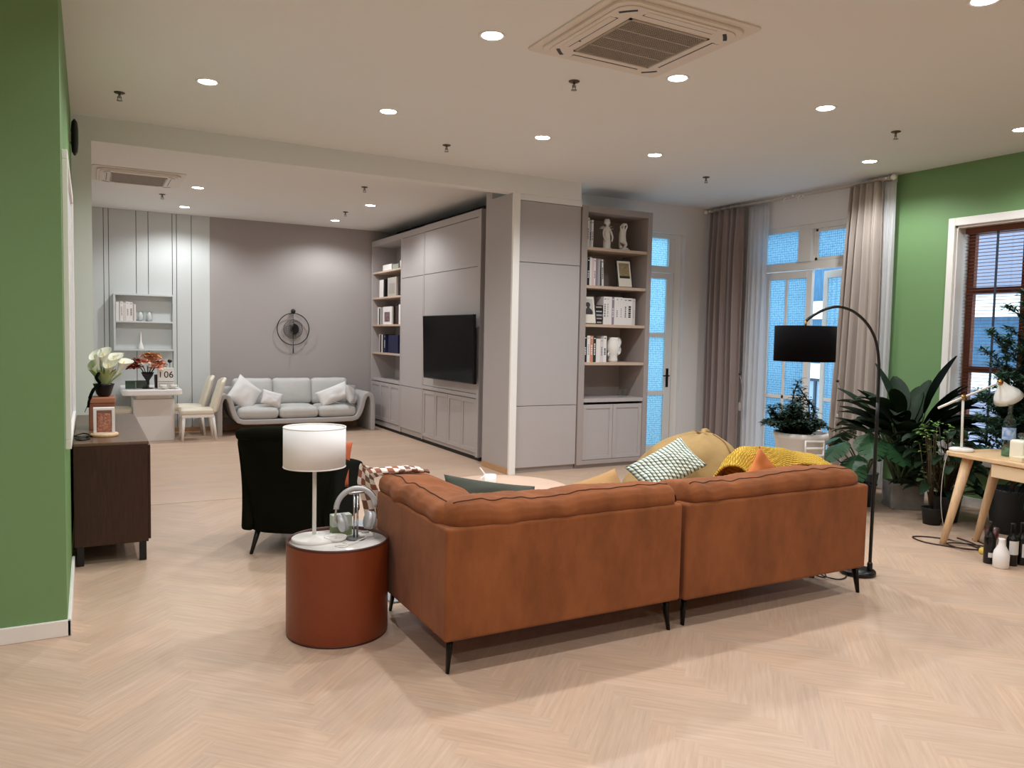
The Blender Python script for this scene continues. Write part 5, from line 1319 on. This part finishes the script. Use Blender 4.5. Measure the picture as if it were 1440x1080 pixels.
# ------------------------------------------------------------------ ash desk and what is on and under it
DX, DY, DA = 6.10, 3.83, radians(-10)
dk = thing('desk', 'light ash desk with splayed tapered legs and slim drawer before the garden window', 'desk', (DX, DY, 0), DA)
def D(x, y, z): 
    v_ = Matrix.Rotation(DA, 3, 'Z') @ Vector((x, y, z)); return (DX+v_.x, DY+v_.y, z)
MB().prism([(x+.30, y-.70) for x, y in rrect(.60, 1.40, .07)], .712, .745).build('table_top', OAKT, dk, bevel=.006)
for (x0, y0, x1, y1) in ((.10, -.16, -.08, -.12), (.46, -.14, .30, -.10), (.10, -1.24, -.06, -1.32), (.46, -1.24, .5, -1.32)):
    MB().tube([(x0, y0, .712), (x1, y1, 0)], [.042, .024], 12).build('leg', OAK, dk)
dw = MB().box(.04, .50, -1.15, -.42, .60, .712).build('drawer_box', OAK, dk, bevel=.003)
MB().box(.02, .04, -1.14, -.43, .605, .705).build('drawer', mat('pale drawer front', (226, 200, 164), .5), dk, bevel=.003)
ZD = .745
dl = thing('desk_lamp', 'white jointed desk lamp with brass fittings at the left end of the ash desk', 'desk lamp', D(.13, -.065, ZD))
Lx, Ly, Lz = dl.location
def rel(x, y, z): return (x-Lx, y-Ly, z-Lz)
MB().lathe([(.085, 0), (.09, .006), (.09, .02), (.08, .026), (0, .028)], 32).build('base', WHITE, dl)
MB().tube([(0, 0, .024), (-.015, .0, .43)], .0095, 10).build('post', WHITE, dl)
jo = Vector((-.015, 0, .44))
MB().tube([jo+Vector((-.24, .05, -.085)), jo], .010, 10).tube([jo, jo+Vector((.36, -.07, .115))], .008, 10).build('arm', WHITE, dl)
MB().lathe([(0, -.022), (.018, -.018), (.022, 0), (.018, .018), (0, .022)], 12, tuple(jo)).build('joint', BRASS, dl)
j2 = jo+Vector((.375, -.073, .122))
MB().lathe([(0, -.026), (.02, -.018), (.025, 0), (.02, .018), (0, .026)], 12, tuple(j2)).build('elbow', BRASS, dl)
Ms = Matrix.Translation(j2+Vector((.01, 0, .0))) @ Euler((0, radians(-34), radians(-12))).to_matrix().to_4x4()
MB().lathe([(.020, 0), (.030, -.02), (.045, -.05), (.07, -.08), (.098, -.12), (.114, -.165), (.110, -.165), (.094, -.12), (.066, -.085), (.04, -.056), (.0, -.03)], 30, (0, 0, 0), Ms).build('lamp_head', mat('white enamel', (240, 240, 236), .3), dl)
MB().lathe([(0, -.15), (.03, -.135), (.034, -.11), (.02, -.06)], 14, (0, 0, 0), Ms).build('bulb', mat('frosted bulb', (240, 238, 230), .3), dl)
wb_ = thing('water_bottle', 'blue green glass bottle with blue label on the ash desk', 'bottle', D(.27, -.36, ZD))
MB().lathe([(.042, 0), (.046, .006), (.046, .24), (.041, .28), (.018, .325), (.016, .385), (.020, .388), (.020, .405), (.010, .405)], 24).build('bottle', clear_glass('aqua glass', (196, 232, 226), 0, .12), wb_)
MB().lathe([(.0435, .004), (.0435, .15)], 24, (0,0,0), caps=True).build('liquid', clear_glass('aqua liquid', (186, 226, 212), 0, .04), wb_)
MB().lathe([(.0468, .13), (.0468, .225)], 24, caps=False).build('label', mat('blue label', (70, 120, 190), .5, var=.6, vscale=26, rgb2=(206, 220, 236)), wb_)
for i, (x, y, w, h) in enumerate(((.22, -.51, .12, .15), (.30, -.88, .12, .18))):
    t = thing('diffuser_bottle', ('cream squat bottle with clear stopper beside the blue green bottle on desk' if i == 0 else 'white block candle jar at the right edge of the desk'), 'bottle', D(x, y, ZD), DA)
    MB().soft(-w/2, w/2, -w/2, w/2, 0, h, .02, 10).build('body', mat('cream glass', (236, 232, 214), .35), t)
    MB().lathe([(.018, h), (.018, h+.012), (.03, h+.02), (.032, h+.045), (.015, h+.055), (0, h+.055)], 16).build('stopper', clear_glass('stopper glass'), t)
tag(MB().lathe([(.04, 0), (.045, .01), (.045, .17), (.02, .20), (.018, .25), (0, .25)], 20).build('dark_bottle', mat('dark glass', (16, 18, 16), .15), loc=D(.24, -.69, ZD)), 'dark bottle standing between the cream bottle and white jar on the desk', 'bottle')
tag(MB().box(-.08, .08, -.05, .05, 0, .035).build('wooden_tray', mat('pale tray', (228, 214, 182), .5), loc=D(.15, -.585, ZD), rz=DA, bevel=.004), 'small pale wooden tray in front of the cream bottle on the desk', 'tray')
ck2 = thing('small_succulent', 'small green succulent in a white pot behind the desk lamp base', 'potted plant', D(.42, -.26, ZD))
MB().lathe([(.03, 0), (.042, .05), (.038, .05), (.03, .01), (0, .01)], 18).build('pot', WHITE, ck2)
q = MB()
for i in range(26):
    a = i*2.4; q.leaf((.01*cos(a), .01*sin(a), .045), (cos(a), sin(a), .2+.05*i), .06, .028, .3, .2, 3)
q.build('leaves', LEAFD, ck2)
# bottles on the floor
def wine(lab, loc, cap, labelz):
    t = thing('wine_bottle', lab, 'bottle', loc)
    MB().lathe([(.036, 0), (.039, .006), (.039, .185), (.034, .205), (.0155, .235), (.0145, .30), (.017, .302), (.017, .312), (0, .312)], 22).build('bottle', mat('wine glass', (18, 16, 14), .08), t)
    m = MB(); n = 12
    for i in range(n+1):
        a = radians(-180+labelz[2]+i*150/n); m.v += [Vector((.0396*cos(a), .0396*sin(a), labelz[0])), Vector((.0396*cos(a), .0396*sin(a), labelz[1]))]
    for i in range(n): m.f.append((2*i, 2*i+2, 2*i+3, 2*i+1)); m.s.append(True); m.m.append(0)
    m.build('label', mat('bottle label', (214, 214, 212), .6), t)
    MB().lathe([(.0158, .24), (.0152, .30), (.0178, .302), (.0178, .313), (0, .3135)], 16).build('capsule', mat('foil black', (14, 14, 16), .3), t)
    return t
wine('dark wine bottle with a small low label left of the white bottle vase', (5.83, 3.26, 0), 0, (.05, .085, 20))
wine('dark wine bottle with a large white label right of white bottle vase', (5.93, 3.155, 0), 0, (.085, .185, 0))
wine('plain dark wine bottle at the right edge behind the labelled one', (6.02, 3.135, 0), 0, (.06, .16, 30))
tag(MB().lathe([(.046, 0), (.052, .006), (.054, .09), (.048, .12), (.024, .165), (.020, .20), (.023, .212), (.016, .212)], 26).build('bottle_vase', mat('white ceramic', (236, 234, 232), .4), loc=(5.795, 3.155, 0)), 'small white ceramic bottle vase on the floor before the wine bottles', 'vase')
gbl = tag(MB().lathe([(.03, 0), (.03, .004), (.005, .012), (.005, .10), (.02, .12), (.045, .19), (.05, .25), (.048, .25), (.042, .19), (.016, .125), (0, .12)], 20).build('goblet', clear_glass('pinkish glass', (216, 180, 190), .05, .15), loc=(5.90, 3.29, 0)), 'pinkish clear goblet behind the white bottle vase on the floor', 'glass')
tag(MB().soft(-.05, .05, -.03, .03, 0, .05, .02, 8).build('sponge', mat('yellow sponge', (226, 196, 92), .9), loc=(6.06, 3.42, 0)), 'small yellow sponge on the floor by the desk cables', 'sponge')
kc = MB()
kc.tube(catmull([(6.18, 3.40, .007), (6.02, 3.60, .007), (5.93, 3.82, .007), (6.00, 3.98, .007), (6.14, 3.90, .007), (6.20, 3.70, .010), (6.14, 3.50, .008), (6.05, 3.36, .007)], 9), .0055, 6)
kc.tube(catmull([(6.32, 3.80, .007), (6.22, 3.60, .016), (6.10, 3.48, .016), (5.98, 3.55, .016), (6.02, 3.70, .018), (6.16, 3.62, .018), (6.28, 3.42, .007), (6.2, 3.3, .007)], 9), .0055, 6)
kc.tube(catmull([(6.40, 3.72, .007), (6.30, 3.54, .007), (6.18, 3.47, .007), (6.10, 3.30, .007)], 9), .0055, 6)
tag(kc.build('extension_cable', mat('brown black cable', (46, 30, 26), .5), loc=(6.1, 3.6, 0), world=True), 'dark extension cables looped on the floor round the desk legs', 'cable')
wc = MB().tube(catmull([D(.0, -.06, .742), D(-.03, -.05, .60), D(-.03, -.04, .35), D(.02, -.03, .14), D(.0, -.1, .05), D(.1, -.2, .02)], 8), .003, 6)
tag(wc.build('lamp_wire', mat('pale wire', (190, 186, 178), .5), loc=D(0, -.06, .3), world=True), 'thin pale wire hanging down from the lamp end of the desk', 'wire')

# ------------------------------------------------------------------ ceiling fittings
def downlight(lab, loc, group):
    t = thing('downlight', lab, 'ceiling light', loc, 0, group)
    MB().lathe([(.064, -.001), (.076, -.006), (.084, -.004), (.084, 0)], 32, caps=False).build('rim', WHITE, t)
    MB().lathe([(0, -.002), (.064, -.002)], 28, caps=False).build('led_disc', LED, t)
    return t
def lamp(x, y, z, e, size=150):
    l = bpy.data.lights.new('downlight_beam', 'SPOT'); l.energy = e; l.spot_size = radians(size); l.spot_blend = .55; l.shadow_soft_size = .045; l.color = (.975, 1.0, 1.02)
    o = bpy.data.objects.new('downlight_beam', l); COL.objects.link(o); o.location = (x, y, z-.02); return o
E0 = 80.0
near = [(.797, 6.255, 'leftmost downlight of the far row, over the walnut sideboard'), (2.20, 6.255, 'downlight of the far row, second from the left wall'), (3.70, 6.28, 'downlight of the far row before the white corner trim'), (4.985, 6.25, 'downlight of the far row in front of the bookcase'),
        (2.192, 4.357, 'downlight left of the big ceiling air conditioner'), (3.66, 4.36, 'downlight at the near right corner of the big air conditioner'), (5.094, 4.29, 'downlight above the arc lamp, right of the air conditioner'),
        (6.942, 5.276, 'downlight in front of the light taupe curtain'), (6.956, 3.826, 'downlight above the desk at the right edge'), (4.206, 2.542, 'downlight at the very top edge beyond the air conditioner')]
d0 = None
for x, y, lab in near:
    if d0 is None: d0 = downlight(lab, (x, y, HN), 'downlights of the near ceiling')
    else: dup(d0, (x, y, HN), 0, lab)
    lamp(x, y, HN, E0*(.7 if (x > 6.95 or y < 3) else 1))
for x, y, lab in ((1.23, 10.58, 'back room downlight beside the small ceiling air conditioner, left and nearer'), (1.25, 12.33, 'back room downlight nearest the boarded wall'), (3.475, 10.58, 'back room downlight on the right and nearer the beam'), (3.465, 12.32, 'back room downlight over the right end of grey sofa')):
    dup(d0, (x, y, HB), 0, lab, 'downlights of the back ceiling'); lamp(x, y, HB, E0*1.08)
# the same grid goes on behind the camera
for x, y, k in ((.8, 4.36, .7), (.8, 2.5, .66), (2.3, 2.5, .6), (5.6, 2.4, .30), (.8, .6, .62), (2.3, .6, .58), (3.9, .6, .5), (5.4, .6, .3), (.8, -1.4, .66), (2.6, -1.4, .66), (4.4, -1.4, .66), (6.2, -1.4, .3), (-1.2, 2.5, .66), (-1.2, .6, .66), (-1.2, -1.4, .66)):
    lamp(x, y, HN, E0*k)
def sprinkler(lab, loc, group):
    t = thing('ceiling_sprinkler', lab, 'sprinkler', loc, 0, group)
    MB().lathe([(.040, 0), (.040, -.004), (.030, -.010), (.012, -.012)], 20).build('escutcheon', mat('sprinkler bronze', (96, 82, 68), .35, metal=.7), t)
    b = MB(); b.tube([(0, 0, -.01), (0, 0, -.045)], .009, 8); b.tube([(-.013, 0, -.03), (-.013, 0, -.062)], .003, 5); b.tube([(.013, 0, -.03), (.013, 0, -.062)], .003, 5); b.build('body', STEEL, t)
    MB().lathe([(0, -.062), (.022, -.062), (.022, -.065), (0, -.067)], 14).build('deflector', STEEL, t)
    return t
s0 = None
for x, y, z, lab in ((.235, 6.907, HN, 'sprinkler head near the left wall and the beam'), (3.08, 4.80, HN, 'sprinkler head just beyond the big air conditioner'), (3.066, 7.03, HN, 'sprinkler head near the beam above the white lamp'), (6.153, 4.43, HN, 'sprinkler head above the desk beside the right downlights'), (6.129, 6.758, HN, 'sprinkler head in front of the garden door'),
        (.88, 11.36, HB+.001, 'back room sprinkler head behind the small air conditioner'), (2.98, 9.31, HB+.001, 'back room sprinkler head nearest the beam'), (3.35, 11.36, HB+.001, 'back room sprinkler head over the grey sofa')):
    if s0 is None: s0 = sprinkler(lab, (x, y, z), 'ceiling sprinklers')
    else: dup(s0, (x, y, z), 0, lab)
def cassette(lab, loc, S, S2):
    t = thing('ceiling_air_conditioner', lab, 'air conditioner', loc)
    h = S/2; g = S2/2; z = -.035
    p = MB(); p.prism(rrect(S, S, .035), -.012, 0); p.prism(rrect(S*.90, S*.90, .10), -.030, -.012); p.prism(rrect(S*.84, S*.84, .10), -.038, -.030); p.build('panel', ACW, t, bevel=.003)
    MB().box(-g, g, -g, g, -.0395, -.038).build('grille_back', GRIL, t)
    gm = MB(); n = 34
    for i in range(n+1):
        a = -g+2*g*i/n; gm.box(a-.0016, a+.0016, -g, g, -.043, -.0395); gm.box(-g, g, a-.0016, a+.0016, -.0425, -.0395)
    for i in range(1, 4):
        a = -g+2*g*i/4; gm.box(-g, g, a-.006, a+.006, -.0445, -.0395)
    for s in (-1, 1): gm.box(s*g-.008, s*g+.008, -g-.008, g+.008, -.0445, -.038); gm.box(-g-.008, g+.008, s*g-.008, s*g+.008, -.0445, -.038)
    gm.build('grille', mat('grille bars', (176, 164, 150), .5), t)
    L = S*.25; c = S*.352
    for k in range(4):
        M = Matrix.Rotation(k*pi/2, 4, 'Z')
        sl_ = MB(); sl_.box(-L, L, c-.010, c+.012, -.0392, -.037, M); s_ = sl_.build('vent_slot', BLACK, t)
        MB().box(-L+.004, L-.004, c-.002, c+.045, -.0415, -.037, M).build('louver', ACW, s_, bevel=.003)
        M2 = Matrix.Rotation(k*pi/2+pi/4, 4, 'Z'); cc = S*.505
        cv = MB()
        pts = [(cc*sin(a), cc*cos(a)) for a in [radians(-6+2*i) for i in range(7)]]
        poly = [(x, y) for x, y in pts]+[(x*.955, y*.955) for x, y in reversed(pts)]
        cv.prism(poly, -.0392, -.037, M2); cv.build('corner_vent', BLACK, t)
    MB().lathe([(0, -.0405), (.008, -.0405)], 10, (-g-.06, .14, 0), caps=False).build('indicator', GAPSHADE, t)
    return t
cassette('big square ceiling air conditioner with mesh grille in the near ceiling', (2.985, 3.92, HN), 1.02, .57)
cassette('small looking ceiling air conditioner in the back room ceiling at left', (.535, 10.22, HB), .96, .57)

# ------------------------------------------------------------------ daylight, camera, view
W = bpy.data.worlds.new('dusk sky'); SC.world = W; W.use_nodes = True
bgn = W.node_tree.nodes['Background']; bgn.inputs['Color'].default_value = (.74, .90, 1.0, 1); bgn.inputs['Strength'].default_value = 3.2
F, yaw, pitch, roll = 1091.519, .500028, .0610112, .0203499
f = Vector((sin(yaw)*cos(pitch), cos(yaw)*cos(pitch), -sin(pitch))); r0 = Vector((cos(yaw), -sin(yaw), 0)); u0 = r0.cross(f)
r = r0*cos(roll)+u0*sin(roll); u = -r0*sin(roll)+u0*cos(roll)
cam = bpy.data.cameras.new('camera'); cam.sensor_fit = 'HORIZONTAL'; cam.sensor_width = 36; cam.lens = 36*F/1440; cam.clip_start = .05
co = bpy.data.objects.new('camera', cam); COL.objects.link(co)
m = Matrix(((r.x, u.x, -f.x, 0), (r.y, u.y, -f.y, 0), (r.z, u.z, -f.z, 1.6), (0, 0, 0, 1))); co.matrix_world = m
SC.camera = co
SC.view_settings.view_transform = 'Standard'; SC.view_settings.look = 'None'; SC.view_settings.gamma = 1.0; SC.view_settings.use_curve_mapping = False
SC.view_settings.exposure = 0.0
SC.cycles.max_bounces = 10; SC.cycles.diffuse_bounces = 6; SC.cycles.transparent_max_bounces = 16; SC.cycles.sample_clamp_indirect = 6
SC.cycles.caustics_reflective = False; SC.cycles.caustics_refractive = False
